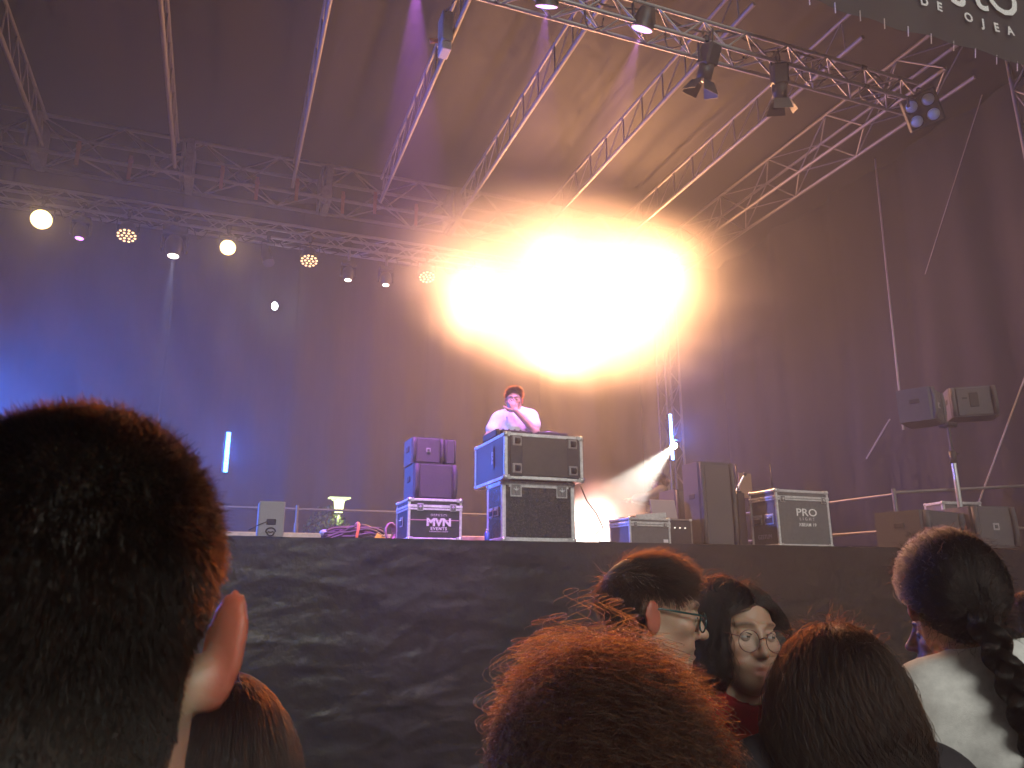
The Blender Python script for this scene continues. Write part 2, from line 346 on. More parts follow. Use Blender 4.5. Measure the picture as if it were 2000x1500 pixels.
def moving_head(loc, aim, lens, label, s=1.0, drop=.0, group=None, light=None, pan=0):
    t = thing('moving_head', label, 'stage lamp', loc, pan, group); a = Vector(aim).normalized()
    a = Matrix.Rotation(-pan, 3, 'Z') @ a
    h = .1*s
    MB().tube([(0, 0, .07), (0, 0, -.01)], .014, 8).tube([(.035*math.cos(k), .0, .07+.035*math.sin(k)) for k in [q*.5 for q in range(-1, 8)]], .009, 6).build('clamp', BLACK, t)
    if drop: MB().tube([(0, 0, .0), (0, 0, -drop)], .018, 10).build('drop_pipe', ALUD, t)
    MB().box((0, 0, -drop-h/2-.01), (.3*s, .22*s, h), bev=.02*s).build('base', BLACK, t)
    MB().box((0, -.113*s, -drop-h/2-.01), (.12*s, .006, .05*s)).build('display_panel', mat('dark_screen', (.05, .06, .08), .15), t)
    MB().box((0, 0, -drop-h-.03*s), (.31*s, .09*s, .03*s), bev=.01*s).build('yoke_bridge', BLACK, t)
    for sx in (-1, 1): MB().box((sx*.145*s, 0, -drop-h-.03*s-.1*s), (.035*s, .1*s, .22*s), bev=.012*s).build('yoke_arm', BLACK, t)
    c = Vector((0, 0, -drop-h-.17*s))
    MB().tube([c-a*.13*s, c-a*.12*s, c-a*.03*s, c+a*.06*s, c+a*.13*s, c+a*.135*s], [.05*s, .095*s, .115*s, .11*s, .082*s, .078*s], 20).build('head', BLACK, t)
    f = c+a*.137*s; MB().disc(f, a, .066*s, 22, .015*s).build('lens', lens, t)
    if light:
        col, Wt, cone = light
        lamp('lamp_light', 'SPOT', f+a*.03, col, Wt, t, a, cone, .35, .012)
    return t
TY = 10.12; TZ = 6.22
Lw = emis('lens_warm_bright', (1, .72, .30), 5); Lwd = emis('led_warm_dim', (1, .6, .28), 3.0); Lp = emis('lens_purple', (.7, .25, 1), 4)
Lpf = emis('lens_violet_bright', (.55, .30, 1), 3.2); Lww = emis('lens_white', (1, .85, .7), 7); Loff = mat('lens_dark_glass', (.05, .05, .06), .12, spec=.8)
cam_from = lambda x, y, z: (CAM-Vector((x, y, z))).normalized()
par_can((-2.36, TY, TZ), cam_from(-2.4, 10, 6), Lw, 'blazing warm lamp at the truss end, beside the small violet spot', r=.125, drop=.16, light=(WARM, 130, 70))
par_can((-.2, TY, TZ-.02), cam_from(-.2, 10, 6)+Vector((.1, 0, 0)), Lw, 'blazing warm lamp between the white-beam moving head and the dark spotlight', r=.105, drop=.17, light=(WARM, 110, 70))
for x, lb in ((-1.40, 'lamp of dim amber diodes tilted down, beside the white-beam moving head'), (.86, 'lamp of dim amber diodes tilted down, beside the dark spotlight'), (2.52, 'lamp of dim amber diodes tilted down, last before the white glare')):
    par_can((x, TY, TZ), (0, -.42, -1), Lwd, lb, r=.125, drop=.17, leds=1, group='dim amber lamps on the back truss', light=(WARMW, 8, 50))
moving_head((-1.92, TY, TZ), (0, -.1, -1), Lp, 'small moving head shining violet straight down', .72, drop=.1, light=(PURP, 90, 18))
moving_head((-.84, TY, TZ), (0.02, -.12, -1), Lww, 'big moving head throwing a white beam straight down', 1.0, drop=.06, light=((.75, .75, 1), 1500, 11))
moving_head((1.40, TY, TZ), (0, -.1, -1), Lww, 'small moving head with a thin white beam, next to the dim amber lamp', .68, drop=.2, light=((.8, .75, 1), 160, 8), group='small moving heads on the back truss')
moving_head((1.93, TY, TZ), (0, -.1, -1), Lww, 'small moving head with a thin violet-white beam, second along from the dark spotlight', .68, drop=.2, light=((.7, .5, 1), 110, 8), group='small moving heads on the back truss')
par_can((.31, TY, TZ-.03), (.25, -.5, -1), Loff, 'unlit narrow black spotlight hanging on the back truss', r=.075, depth=.3, drop=.22, name='spotlight')
# the glare: blinding warm moving heads turned to the crowd
GL = emis('lens_blinding', (1, .86, .58), 60)

for x, y, z, W_, lb, dr in ((3.22, TY, TZ, 1000, 'blinding warm moving head at the start of the glare', .28),
                            (4.45, 9.95, 6.85, 800, 'blinding warm moving head hung from the deep roof truss above the disc jockey', .18),
                            (4.60, TY, TZ, 1700, 'blinding warm moving head on the longest drop pipe', .85),
                            (5.62, TY, TZ, 1900, 'blinding warm moving head in the middle of the glare', .1),
                            (5.45, 9.95, 6.85, 700, 'blinding warm moving head added on the deep roof truss to fill the notch in the glare', .25),  # extra head added to fill the gap in the glow between its neighbours
                            (6.25, 9.95, 6.88, 1150, 'blinding warm moving head at the roof corner end of the glare', .2)):
    t = moving_head((x, y, z), cam_from(x, y, z-dr-.2), GL, lb, 1.0, drop=dr)
    a = cam_from(x, y, z-dr-.25); c = Vector((0, 0, -dr-.27))
    lamp('lamp_light', 'SPOT', c+a*.22, (1, .46, .20), W_, t, a, 172, .8, .10)
# front truss
par_can((2.23, 5.0, 6.66), (.13, .62, -1), Lpf, 'violet wash lamp at the far end of the front truss', r=.1, drop=.17, light=((.62, .2, 1), 1100, 30), group='violet lamps on the front truss')
par_can((3.17, 5.0, 6.70), (-.14, .55, -1), Lpf, 'violet wash lamp beside the coupled trusses of the front truss', r=.1, drop=.17, light=((.85, .3, .95), 1300, 26), group='violet lamps on the front truss')
par_can((1.1, 5.0, 6.66), (.08, .34, -1), Lpf, 'unseen violet wash lamp added on the front truss over the skull-badge speaker', r=.1, drop=.17, light=((.58, .14, .95), 3200, 25), group='violet lamps on the front truss')  # unseen lamp added to throw violet on the printed case and speakers
def profile_spot(loc, aim, label):
    t = thing('theatre_spotlight', label, 'spotlight', loc); a = Vector(aim).normalized(); yoke_clamp(t, .2, .16); c = Vector((0, 0, -.22)); x, y, _ = frame_of(a)
    q = Matrix((x, y, a)).transposed()
    MB().box(c-a*.06, (.15, .15, .2), q, .02).tube([c+a*.03, c+a*.17], .07, 16).build('housing', BLACK, t)
    MB().disc(c+a*.171, a, .064, 18, .01).build('lens', Loff, t)
    for k in range(4):
        v = (x, y, -x, -y)[k]; w = (y, -x, -y, x)[k]
        p = c+a*.175+v*.075; e = a*.11+v*.07
        MB().add([p-w*.065, p+w*.065, p+e+w*.09, p+e-w*.09, p-w*.065+v*.004, p+w*.065+v*.004, p+e+w*.09+v*.004, p+e-w*.09+v*.004], [(0, 1, 2, 3), (7, 6, 5, 4), (0, 4, 5, 1), (1, 5, 6, 2), (2, 6, 7, 3), (3, 7, 4, 0)]).build('barn_door', BLACK, t)
    MB().tube([c-a*.16, c-a*.22+Vector((0, 0, .1)), Vector((.03, 0, .05))], .007, 6).build('power_cable', CABLE, t)
profile_spot((3.82, 5.0, 6.46), (-.1, .45, -1), 'unlit black spotlight with open barn doors next to the violet lamps')
profile_spot((4.62, 5.0, 6.46), (.15, .3, -1), 'unlit black spotlight with barn doors, second from the four-eyed blinder')
t = thing('four_lamp_blinder', 'black panel of four round unlit lamps at the end of the front truss', 'stage lamp', (6.42, 4.98, 6.5)); yoke_clamp(t, .12, .36)
a = cam_from(6.4, 5, 6.4); x = Vector((0, 0, 1)).cross(a).normalized(); y = a.cross(x); q = Matrix((x, y, a)).transposed(); c = Vector((0, 0, -.16))
x, y = (x*math.cos(.18)+y*math.sin(.18)), (y*math.cos(.18)-x*math.sin(.18)); q = Matrix((x, y, a)).transposed()
MB().box(c-a*.06, (.34, .36, .1), q, .02).build('housing', BLACK, t)
REF = mat('lamp_reflector', (.85, .9, .86), .25, .2)
for sx in (-1, 1):
    for sy in (-1, 1):
        p = c+x*sx*.08+y*sy*.08; m_ = MB().tube([p-a*.004, p+a*.012], [.066, .062], 18, cap=False)
        lo = m_.build('lamp_rim', BLACK, t); MB().disc(p-a*.002, a, .06, 18, .022).build('reflector', REF, lo)
par_can((-2.9, 9.3, 4.6), (.75, -.35, .32), Lpf, 'unseen violet wash lamp added at the open stage side, tilted up to light the roof beams', r=.11, drop=.17, light=((1, .35, .45), 70, 110))  # unseen lamp added to tint the roof beams from below
tag(MB().tube([(-2.9, 9.3, 0), (-2.9, 9.3, 4.68)], .03, 10).tube([(-3.2, 9.3, .02), (-2.6, 9.3, .02)], .02, 8).tube([(-2.9, 9.0, .02), (-2.9, 9.6, .02)], .02, 8).build('added_lamp_pole', BLACK), 'black pole added at the open stage side to hold the unseen violet lamp', 'lamp stand')  # pole added only to carry the unseen wash lamp
# power box on a roof beam, small lamps on backdrop, light bars
t = thing('power_box', 'grey distribution box with orange plug strapped to a roof beam', 'power box', (1.78, 6.35, 6.95))
MB().box((-.07, 0, .06), (.11, .2, .34), bev=.01).build('housing', mat('grey_plastic', (.42, .40, .38), .5, noise_amt=.12), t)
MB().box((-.07, .02, -.15), (.1, .18, .09), bev=.01).build('cover', mat('pale_plastic', (.6, .55, .55), .5), t)
MB().tube([(-.14, .02, -.06), (-.22, .04, -.07)], .025, 10).build('plug', mat('orange_plug', (.5, .12, .05), .5), t)
MB().tube([(-.1, -.1, .2), (-.02, -.3, .25), (0, -.8, .37), (0, -1.6, .36)], .01, 6).build('cable', CABLE, t)
def light_bar_(loc, label, n=24, lng=.75, rz=0, W_=260, col=BLUE, em=(.25, .45, 1), es=26):
    t = thing('led_bar', label, 'light bar', loc, rz, 'upright blue light bars')
    MB().box((0, .03, lng/2), (.085, .06, lng), bev=.008).build('housing', BLACK, t)
    MB().box((0, -.004, lng/2), (.05, .01, lng*.98), bev=.004).build('light_strip', emis('led_strip_'+label[:8], em, es), t)
    for k in range(0, n, 2): MB().disc((0, -.012, lng*(k+.8)/n), (0, -1, 0), .017, 8, .008).build('led', MATS['led_strip_'+label[:8]], t)
    for sz in (.12, .88): MB().box((0, .08, lng*sz), (.05, .06, .03), bev=.005).build('bracket', BLACK, t)
    lamp('lamp_light', 'SPOT', (0, -.1, lng/2), col, W_, t, (0, -1, -.12), 115, .8, .1)
    return t
light_bar_((6.60, 10.3, 3.52), 'pale blue upright light bar on the back corner tower', W_=260, em=(.22, .42, 1), es=14)
light_bar_((.03, 10.3, 3.02), 'blue upright light bar behind the short-haired man', lng=.52, W_=200, em=(.08, .34, 1), es=12, rz=R(8))
light_bar_((-3.3, 9.9, 2.9), 'strong blue light bar at the open stage side', lng=.9, W_=3000, em=(.1, .3, 1), es=20, rz=R(66))  # last bar is out of view, added for the blue light on this side
t = thing('white_spot_lamp', 'small lamp throwing a white beam down across the person in headphones', 'stage lamp', (6.45, 9.95, 3.72))
a = Vector((-1.0, -.75, -.62)).normalized(); MB().tube([(0, .08, -.04), Vector((0, 0, 0)), a*.1], [.05, .06, .06], 14).build('body', BLACK, t)
MB().disc(a*.102, a, .052, 16, .01).build('lens', emis('lens_beam', (1, .95, .85), 90), t)
lamp('lamp_light', 'SPOT', a*.14, (1, .93, .8), 13000, t, a, 17, .4, .03)
MB().tube([(0, .08, -.04), (.12, .35, -.04), (.32, .6, -.04)], .015, 8).build('bracket', BLACK, t)
t = thing('added_floor_lamp', 'low hidden lamp added behind the disc jockey cases to tint the smoke pink', 'stage lamp', (3.62, 7.9, SZ))  # hidden lamp added to colour the smoke puff pink
MB().box((0, 0, .03), (.2, .2, .05), bev=.01).build('base', BLACK, t); MB().tube([(0, .02, .08), (0, -.02, .2)], .08, 14).build('body', BLACK, t); MB().disc((0, -.022, .202), (0, -.2, 1), .072, 16, .01).build('lens', emis('lens_pink', (1, .3, .25), 14), t)
lamp('lamp_light', 'POINT', (0, -.05, .32), (1, .24, .16), 40, t, None, rad=.06)
t = thing('bulkhead_lamp', 'small white lamp glowing alone high on the black backdrop', 'lamp', (.51, 11.28, 5.65))
MB().tube([(0, .06, 0), (0, 0, 0)], .05, 14).build('base', BLACK, t); MB().sphere((0, -.02, 0), .055, 14, 9, (.85, .7, 1.15)).build('globe', emis('globe_white', (.9, 1, .95), 9), t)
lamp('lamp_light', 'POINT', (0, -.12, 0), (.85, 1, .95), 5, t, None, rad=.05)
t = thing('park_lamp', 'lit lamp with a flat winged hood behind the stage rail', 'street lamp', (1.56, 10.95, 0))
MB().tube([(0, 0, 0), (0, 0, 2.4), (-.02, 0, 2.5), (.01, 0, 2.6)], [.04, .03, .02, .03], 10).build('post', BLACK, t)
MB().tube([(0, 0, 2.62), (0, 0, 2.80)], [.055, .075], 14).build('glass', emis('lamp_glass', (.85, .95, .45), 3.2), t)
MB().box((0, 0, 2.82), (.3, .16, .02), bev=.006).box((0, 0, 2.80), (.2, .12, .03), bev=.01).build('hood', emis('lamp_hood_glow', (.8, .95, .45), 1.6), t)
lamp('lamp_light', 'SPOT', (0, -.05, 2.58), (.85, 1, .4), 14, t, (-.15, .15, -1), 130, .4, .05)

# ------------------------------------------------------------------ haze that fills the place
hz = MB().box((2, 6, 4.2), (44.6, 40.6, 10.6)).build('haze', None); hz['kind'] = 'stuff'; hz['label'] = 'thin stage smoke filling the air under the roof'
hm = bpy.data.materials.new('stage_haze'); hm.use_nodes = True; hn = hm.node_tree; hn.nodes.clear()
ho = hn.nodes.new('ShaderNodeOutputMaterial'); hv = hn.nodes.new('ShaderNodeVolumePrincipled')
hv.inputs['Color'].default_value = (.95, .95, .95, 1); hv.inputs['Density'].default_value = .0145; hv.inputs['Anisotropy'].default_value = .45
hn.links.new(hv.outputs[0], ho.inputs['Volume']); hz.data.materials.append(hm)

def puff(name, c, r, dens, seed, label, aniso=.3, nscale=1.6):
    """a soft-edged cloud: density fades from the middle of the lump to nothing at its skin"""
    m_ = MB().sphere((0, 0, 0), 1, 20, 12); o = mesh_obj(name, m_.V, m_.F, None, None, True, c); o.scale = r; o['kind'] = 'stuff'; o['label'] = label
    m = bpy.data.materials.new(name); m.use_nodes = True; n = m.node_tree; n.nodes.clear(); L = n.links.new
    q = n.nodes.new('ShaderNodeOutputMaterial'); v = n.nodes.new('ShaderNodeVolumePrincipled')
    v.inputs['Color'].default_value = (.96, .95, .94, 1); v.inputs['Anisotropy'].default_value = aniso
    tc = n.nodes.new('ShaderNodeTexCoord'); nz_ = n.nodes.new('ShaderNodeTexNoise'); nz_.inputs['Scale'].default_value = nscale; nz_.inputs['Detail'].default_value = 2
    mp = n.nodes.new('ShaderNodeMapping'); mp.inputs['Location'].default_value = (seed, seed*.3, 0); L(tc.outputs['Object'], mp.inputs[0]); L(mp.outputs[0], nz_.inputs['Vector'])
    ln = n.nodes.new('ShaderNodeVectorMath'); ln.operation = 'LENGTH'; L(tc.outputs['Object'], ln.inputs[0])
    ad = n.nodes.new('ShaderNodeMath'); ad.operation = 'MULTIPLY_ADD'; L(nz_.outputs['Fac'], ad.inputs[0]); ad.inputs[1].default_value = .9; ad.inputs[2].default_value = -.45
    sm = n.nodes.new('ShaderNodeMath'); sm.operation = 'ADD'; L(ln.outputs['Value'], sm.inputs[0]); L(ad.outputs[0], sm.inputs[1])
    mr = n.nodes.new('ShaderNodeMapRange'); mr.interpolation_type = 'SMOOTHSTEP'; mr.inputs[1].default_value = .15; mr.inputs[2].default_value = .95; mr.inputs[3].default_value = dens; mr.inputs[4].default_value = 0; L(sm.outputs[0], mr.inputs[0])
    ed = n.nodes.new('ShaderNodeMapRange'); ed.interpolation_type = 'SMOOTHSTEP'; ed.inputs[1].default_value = .6; ed.inputs[2].default_value = 1; ed.inputs[3].default_value = 1; ed.inputs[4].default_value = 0; L(ln.outputs['Value'], ed.inputs[0])
    mu = n.nodes.new('ShaderNodeMath'); mu.operation = 'MULTIPLY'; L(mr.outputs[0], mu.inputs[0]); L(ed.outputs[0], mu.inputs[1]); L(mu.outputs[0], v.inputs['Density'])
    L(v.outputs[0], q.inputs['Volume']); o.data.materials.append(m); return o
puff('smoke', (4.85, 9.3, 5.82), (4.2, 1.6, 1.95), .95, 3, 'cloud of smoke hanging in front of the blinding lamps')
puff('smoke', (3.95, 7.6, 2.25), (.75, .7, .65), 1.6, 5, 'pink-lit puff of smoke on the stage floor by the dangling cable')
hm.cycles.homogeneous_volume = True; hm.volume_intersection_method = 'FAST' if hasattr(hm, 'volume_intersection_method') else None

# cables lashed along the lamp trusses
def truss_cable(label, x0, x1, y, z, loops, seed):
    q = random.Random(seed); t = thing('power_cable', label, 'cable', (x0, y, z)); n = int((x1-x0)/.12)
    MB().tube([((x1-x0)*i/n, .11+.05*math.sin(i*.9+seed), .235+.012*math.sin(i*2.1)) for i in range(n+1)], .011, 6).build('run', CABLE, t)
    for lx in loops:
        w = q.uniform(.18, .34); d = q.uniform(.10, .22)
        MB().tube([(lx-x0-w/2+w*k/8, .02+.06*math.sin(k), .02-d*math.sin(math.pi*k/8)) for k in range(9)], .007, 6).build('loop', CABLE, t)
truss_cable('black cables looped along the slim back truss between the lamps', -3.2, 6.2, TY, TZ, (-2.1, -1.65, -1.1, -.55, .05, .6, 1.15, 1.66, 2.2, 2.9), 3)
truss_cable('black cables looped along the front truss above the spotlights', .4, 6.2, 5.0, 6.46, (2.7, 3.5, 4.2, 5.1, 5.8), 8)
# ------------------------------------------------------------------ flight cases
def flight_case(label, loc, rz, w, d, h, panel=LAM, edge=EDGE, lid=None, latches=(), handles=(), e=.022, group=None, ball=.02, name='flight_case'):
    t = thing(name, label, 'flight case', loc, rz, group)
    MB().box((0, 0, h/2), (w-.012, d-.012, h-.012)).build('panel_box', panel, t)
    for sx in (-1, 1):
        for sy in (-1, 1):
            MB().box((sx*(w/2-e/2), sy*(d/2-e/2), h/2), (e, e, h-2*ball*.8), bev=.004).build('edge_rail', edge, t)
        for sz in (0, 1): MB().box((sx*(w/2-e/2+.001), 0, sz*h+(e/2 if not sz else -e/2)), (e, d-2*ball, e), bev=.004).build('edge_rail', edge, t)
    for sy in (-1, 1):
        for sz in (0, 1): MB().box((0, sy*(d/2-e/2+.001), sz*h+(e/2 if not sz else -e/2)), (w-2*ball, e, e), bev=.004).build('edge_rail', edge, t)
    for sx in (-1, 1):
        for sy in (-1, 1):
            for sz in (0, 1):
                p = Vector((sx*(w/2-ball*.55), sy*(d/2-ball*.55), sz*h+(ball*.55 if not sz else -ball*.55)))
                MB().sphere(p, ball, 10, 7).box(p-Vector((sx, 0, 0))*ball*.9, (ball*1.6, ball*1.5, ball*1.5), bev=.004).build('ball_corner', STEEL, t)
    if lid:
        MB().box((0, 0, lid-.012), (w+.004, d+.004, .016), bev=.002).box((0, 0, lid+.012), (w+.006, d+.006, .022), bev=.002).build('lid_seam', edge, t)
    for x, z, s in latches:
        y0 = -d/2-.004
        L = MB().box((x, y0, z), (s, .006, s*1.08), bev=.002).build('latch', STEEL, t)
        MB().box((x, y0-.005, z), (s*.8, .005, s*.85), bev=.002).build('recess', mat('latch_recess', (.2, .2, .2), .4, .5), L)
        MB().tube([(x-s*.22, y0-.008, z+s*.12), (x, y0-.011, z-s*.1), (x+s*.22, y0-.008, z+s*.12)], s*.08, 6).tube([(x, y0-.010, z-s*.32), (x, y0-.010, z+s*.3)], s*.06, 6).build('butterfly', STEEL, L)
    for side, u, z, s in handles:
        if side == 'L':
            H = MB().box((-w/2-.003, u, z), (.006, s, s*.8), bev=.002).build('handle', STEEL, t)
            MB().box((-w/2-.008, u, z-.005), (.006, s*.78, s*.5), bev=.002).build('recess', BLACK, H)
            MB().tube([(-w/2-.014, u-s*.34, z+s*.12), (-w/2-.018, u, z+s*.10), (-w/2-.014, u+s*.34, z+s*.12)], .006, 6).build('grip', STEEL, H)
        else:
            H = MB().box((u, -d/2-.003, z), (s, .006, s*.8), bev=.002).build('handle', STEEL, t)
            MB().box((u, -d/2-.008, z-.005), (s*.78, .006, s*.5), bev=.002).build('recess', BLACK, H)
    return t
ZF = SZ+.022
# disc jockey table: two stacked cases
c1 = flight_case('upright black flight case with bright edges and two butterfly latches under the turntable case', (2.58, 6.36, ZF), 0, .68, .40, .515, mat('glossy_case_panel', (.016, .017, .016), .24, noise_amt=.45, noise_scale=55, bump=.35, bump_scale=90), edge=EDGE, latches=((-.215, .435, .105), (.215, .435, .105)), handles=(('L', -.06, .26, .1), ('L', .07, .26, .1)), e=.036, ball=.03)
MB().box((0, -.203, .475), (.56, .006, .03), bev=.002).build('lid_seam', EDGE, c1)
c2 = flight_case('wide black flight case on its back holding the mixing desk', (2.60, 6.48, ZF+.517), 0, .74, .82, .40, LAMB, edge=EDGE, e=.030, ball=.028)
MB().box((0, -.415, .2), (.42, .012, .335), bev=.002).build('lid_panel', mat('brown_panel', (.055, .045, .038), .55, noise_amt=.2, noise_scale=20), c2)
for sx in (-1, 1):
    MB().box((sx*.265, -.416, .2), (.115, .010, .35), bev=.003).build('side_strip', LAM, c2)
    for z in (.09, .325):
        L = MB().box((sx*.262, -.426, z), (.085, .012, .085), bev=.012).build('caster_plate', mat('dull_plate', (.28, .27, .27), .45, .4), c2)
        MB().tube([(sx*.262-.02, -.44, z), (sx*.262+.02, -.44, z)], .026, 12).build('caster', RUBBER, L)
text('GAE', (-.3725, -.1, .22), (R(90), R(90), R(-90)), .06, WHITEP, c2, ext=.0008)
MB().box((-.3718, -.1, .22), (.0012, .075, .2), bev=.0005).build('sticker', mat('dark_sticker', (.05, .04, .05), .4), c2)
dz = ZF+.517+.402
t = thing('mixing_desk', 'low black mixing desk with knobs on the wide flight case', 'mixer', (2.42, 6.42, dz))
MB().box((0, 0, .03), (.30, .34, .055), bev=.006).build('housing', BLACK, t)
m_ = MB()
for i in range(5):
    for j in range(3): m_.tube([(-.11+.055*i, -.1+.07*j, .057), (-.11+.055*i, -.1+.07*j, .078)], .009, 8)
kb = m_.build('knob_bank', RUBBER, t); kb['kind'] = 'stuff'; MB().box((-.02, -.12, .0585), (.07, .03, .003)).build('display', emis('mixer_display', (.6, .7, 1), 1.2), t)
for x, s in ((2.16+.0, .0), (2.78, 0)):
    t = thing('disc_player', 'black disc player beside the mixing desk, '+('by the stacked speakers' if x < 2.5 else 'by the dangling cable'), 'disc player', (x if x > 2.5 else 2.245, 6.46, dz))
    wd = .30 if x > 2.5 else .04
    if wd < .1: wd = .036
    MB().box((0 if wd > .1 else -.0, 0, .035), (wd, .36, .065), bev=.006).build('housing', BLACK, t)
    if wd > .1: MB().tube([(0, -.05, .068), (0, -.05, .082)], .1, 24).build('jog_wheel', mat('jog_wheel', (.1, .1, .11), .3, .4), t); MB().box((0, .12, .072), (.16, .08, .012), bev=.002).build('screen', mat('dark_screen2', (.03, .03, .05), .2), t)
t = MB().tube([(3.0, 6.2, ZF+.5), (3.02, 6.12, ZF+.36), (3.10, 6.10, ZF+.25), (3.17, 6.12, ZF+.13), (3.08, 6.15, ZF+.05), (3.14, 6.12, ZF+.008), (3.28, 6.1, ZF+.008)], .006, 6).build('hanging_cable', CABLE); tag(t, 'thin black cable dangling from the wide flight case to the floor', 'cable')
t = thing('water_bottle', 'small blue plastic bottle standing by the upright flight case', 'bottle', (2.12, 6.2, ZF)); MB().tube([(0, 0, 0), (0, 0, .005), (0, 0, .07), (0, 0, .085)], [.02, .022, .022, .01], 12).build('body', mat('blue_plastic', (.06, .14, .5), .2), t); MB().tube([(0, 0, .085), (0, 0, .1)], .011, 10).build('cap', mat('cap', (.5, .55, .7), .4), t)

# purple-lit case with printed logo, speakers stacked on it
c3 = flight_case('flight case printed with a white block logo under the stacked speakers', (1.67, 6.42, ZF), 0, .46, .44, .34, LAM, lid=.265, latches=((-.13, .268, .055), (.15, .268, .055)), handles=(('L', 0, .16, .1),), e=.022, ball=.022)
MB().box((0, -.2205, .165), (.43, .003, .006)).build('stripe', mat('pink_line', (.6, .3, .4), .5), c3)
PW = mat('pale_print', (.72, .68, .72), .5)
text('DEPOSITI', (.03, -.2225, .205), (R(90), 0, 0), .026, PW, c3, spacing=1.35); text('MVN', (.03, -.2235, .145), (R(90), 0, 0), .085, PW, c3, bold=.004, sx=1.15); text('EVENTS', (.03, -.2225, .095), (R(90), 0, 0), .034, PW, c3, spacing=1.25, bold=.001); text('ILUMINACION Y SONIDO', (.03, -.2225, .072), (R(90), 0, 0), .0135, PW, c3)
def speaker_box(name, label, loc, rz, w, d, h, cat='speaker', body=SPK, grille=SPKG, badge=True, flare=.0, group=None, handle=True):
    t = thing(name, label, cat, loc, rz, group)
    m_ = MB(); b = .012
    V = [(-w/2+flare, d/2), (-w/2, -d/2+.03), (-w/2+.02, -d/2), (w/2-.02, -d/2), (w/2, -d/2+.03), (w/2-flare, d/2)]
    n = len(V); vv = [(x, y, 0) for x, y in V]+[(x, y, h) for x, y in V]
    m_.add(vv, [list(range(n))[::-1], list(range(n, 2*n))]+[(i, (i+1) % n, n+(i+1) % n, n+i) for i in range(n)]); m_.build('cabinet', body, t)
    MB().box((0, -d/2-.006, h/2), (w*.72, .014, h*.93), bev=.006).build('grille', grille, t)
    for sx in (-1, 1): MB().tube([(sx*w*.43, -d/2-.004, .01), (sx*w*.44, -d/2-.016, h*.3), (sx*w*.44, -d/2-.016, h*.7), (sx*w*.43, -d/2-.004, h-.01)], w*.055, 8).build('cheek', body, t)
    if badge:
        bo = MB().box((0, -d/2-.016, h*.5), (h*.17, .006, h*.17), bev=.002).build('badge', mat('badge_grey', (.32, .3, .32), .4), t); MB().box((0, -d/2-.021, h*.5), (h*.085, .005, h*.085), bev=.001).build('emblem', body, bo)
    if handle: MB().box((-w/2-.001, .0, h*.6), (.012, .1, .05), bev=.004).build('handle', RUBBER, t)
    return t
speaker_box('sub_speaker', 'grille-fronted bass speaker standing on the printed flight case', (1.685, 6.45, ZF+.343), 0, .375, .36, .30, badge=False)
t = speaker_box('stage_speaker', 'angled monitor speaker on top of the bass speaker, with square badge', (1.62, 6.45, ZF+.645), 0, .275, .30, .225)
t2 = speaker_box('stage_speaker', 'narrow speaker turned sideways beside the badge speaker on the bass speaker', (1.82, 6.46, ZF+.645), 0, .1, .30, .222, badge=False, handle=False)
t = thing('monitor_speaker', 'pale grained box speaker with a black face-like handle plate', 'speaker', (.385, 6.38, ZF)); w_, h_ = .195, .285
m_ = MB().box((0, 0, h_/2), (w_, .2, h_), bev=.008); m_.build('cabinet', SPKW, t)
MB().box((.0, -.102, .125), (.07, .01, .045), bev=.006).tube([(-.035, -.1, .125), (-.07, -.11, .11), (-.11, -.1, .09), (-.16, -.09, .06)], .004, 6).build('handle_plate', RUBBER, t)
m_ = MB(); m_.tube([(.036*math.cos(a)*(.75 if math.sin(a) < 0 else 1), -.103, .05+.03*math.sin(a)) for a in [2*math.pi*k/20 for k in range(21)]], .006, 6); m_.tube([(-.02, -.105, .052), (0, -.106, .046), (.02, -.105, .052)], .006, 6); m_.build('oval_mark', RUBBER, t)

RAILM = mat('dull_rail_steel', (.13, .12, .12), .5, .3, noise_amt=.2)
# deck riser, rails, cables
t = thing('deck_riser', 'long low aluminium deck edge with triangular braces behind the speakers', 'stage deck', (0, 8.2, SZ))
PK = mat('pink_lit_deck_edge', (.62, .5, .46), .5, noise_amt=.2, noise_scale=12)  # pink stage light put into the aluminium edge's colour
MB().box((.3, 0, .165), (5.2, .06, .055), bev=.006).build('edge_beam', PK, t); MB().box((.3, .55, .17), (5.2, 1.0, .03)).build('deck_board', DECK, t)
for x in (-1.3, -.1, .74, 1.47, 2.6):
    MB().tube([(x-.12, 0, .145), (x-.02, 0, .01), (x+.02, 0, .01), (x+.12, 0, .145)], .014, 8).tube([(x, 0, .145), (x, 0, .0)], .016, 8).build('brace', ALU, t)
def rail(label, pts_x, y, z, posts, zb=SZ, group=None):
    t = thing('guard_rail', label, 'railing', (posts[0], y, zb), 0, group)
    for zz in z: strut('rail_tube', (pts_x[0]-posts[0], 0, zz-zb), (pts_x[1]-posts[0], 0, zz-zb), .017, RAILM, t)
    for p in posts:
        o = strut('post', (p-posts[0], .0, 0), (p-posts[0], .0, z[0]-zb+.05), .02, RAILM, t); strut('collar', (p-posts[0], 0, (z[0]-zb)*.45), (p-posts[0], 0, (z[0]-zb)*.72), .028, RAILM, t)
    return t
rail('tube guard rail along the back of the stage below the backdrop', (-4.6, 6.6), 10.42, (2.60, 2.2), (.95, -1.5, 3.9, 6.2))
t = thing('guard_rail', 'tube guard rail slanting along the black side curtain behind the pole speakers', 'railing', (6.8, 6.32, SZ))
for a, b in (((0, 0, .62), (1.6, -.6, .70)), ((0, 0, .60), (-.3, 3.6, .58)), ((0, 0, .22), (-.3, 3.6, .22)), ((0, 0, .22), (1.6, -.6, .24))): strut('rail_tube', a, b, .016, RAILM, t)
strut('post', (0, 0, 0), (0, 0, .66), .021, RAILM, t); strut('post', (1.6, -.6, 0), (1.6, -.6, .72), .021, RAILM, t)
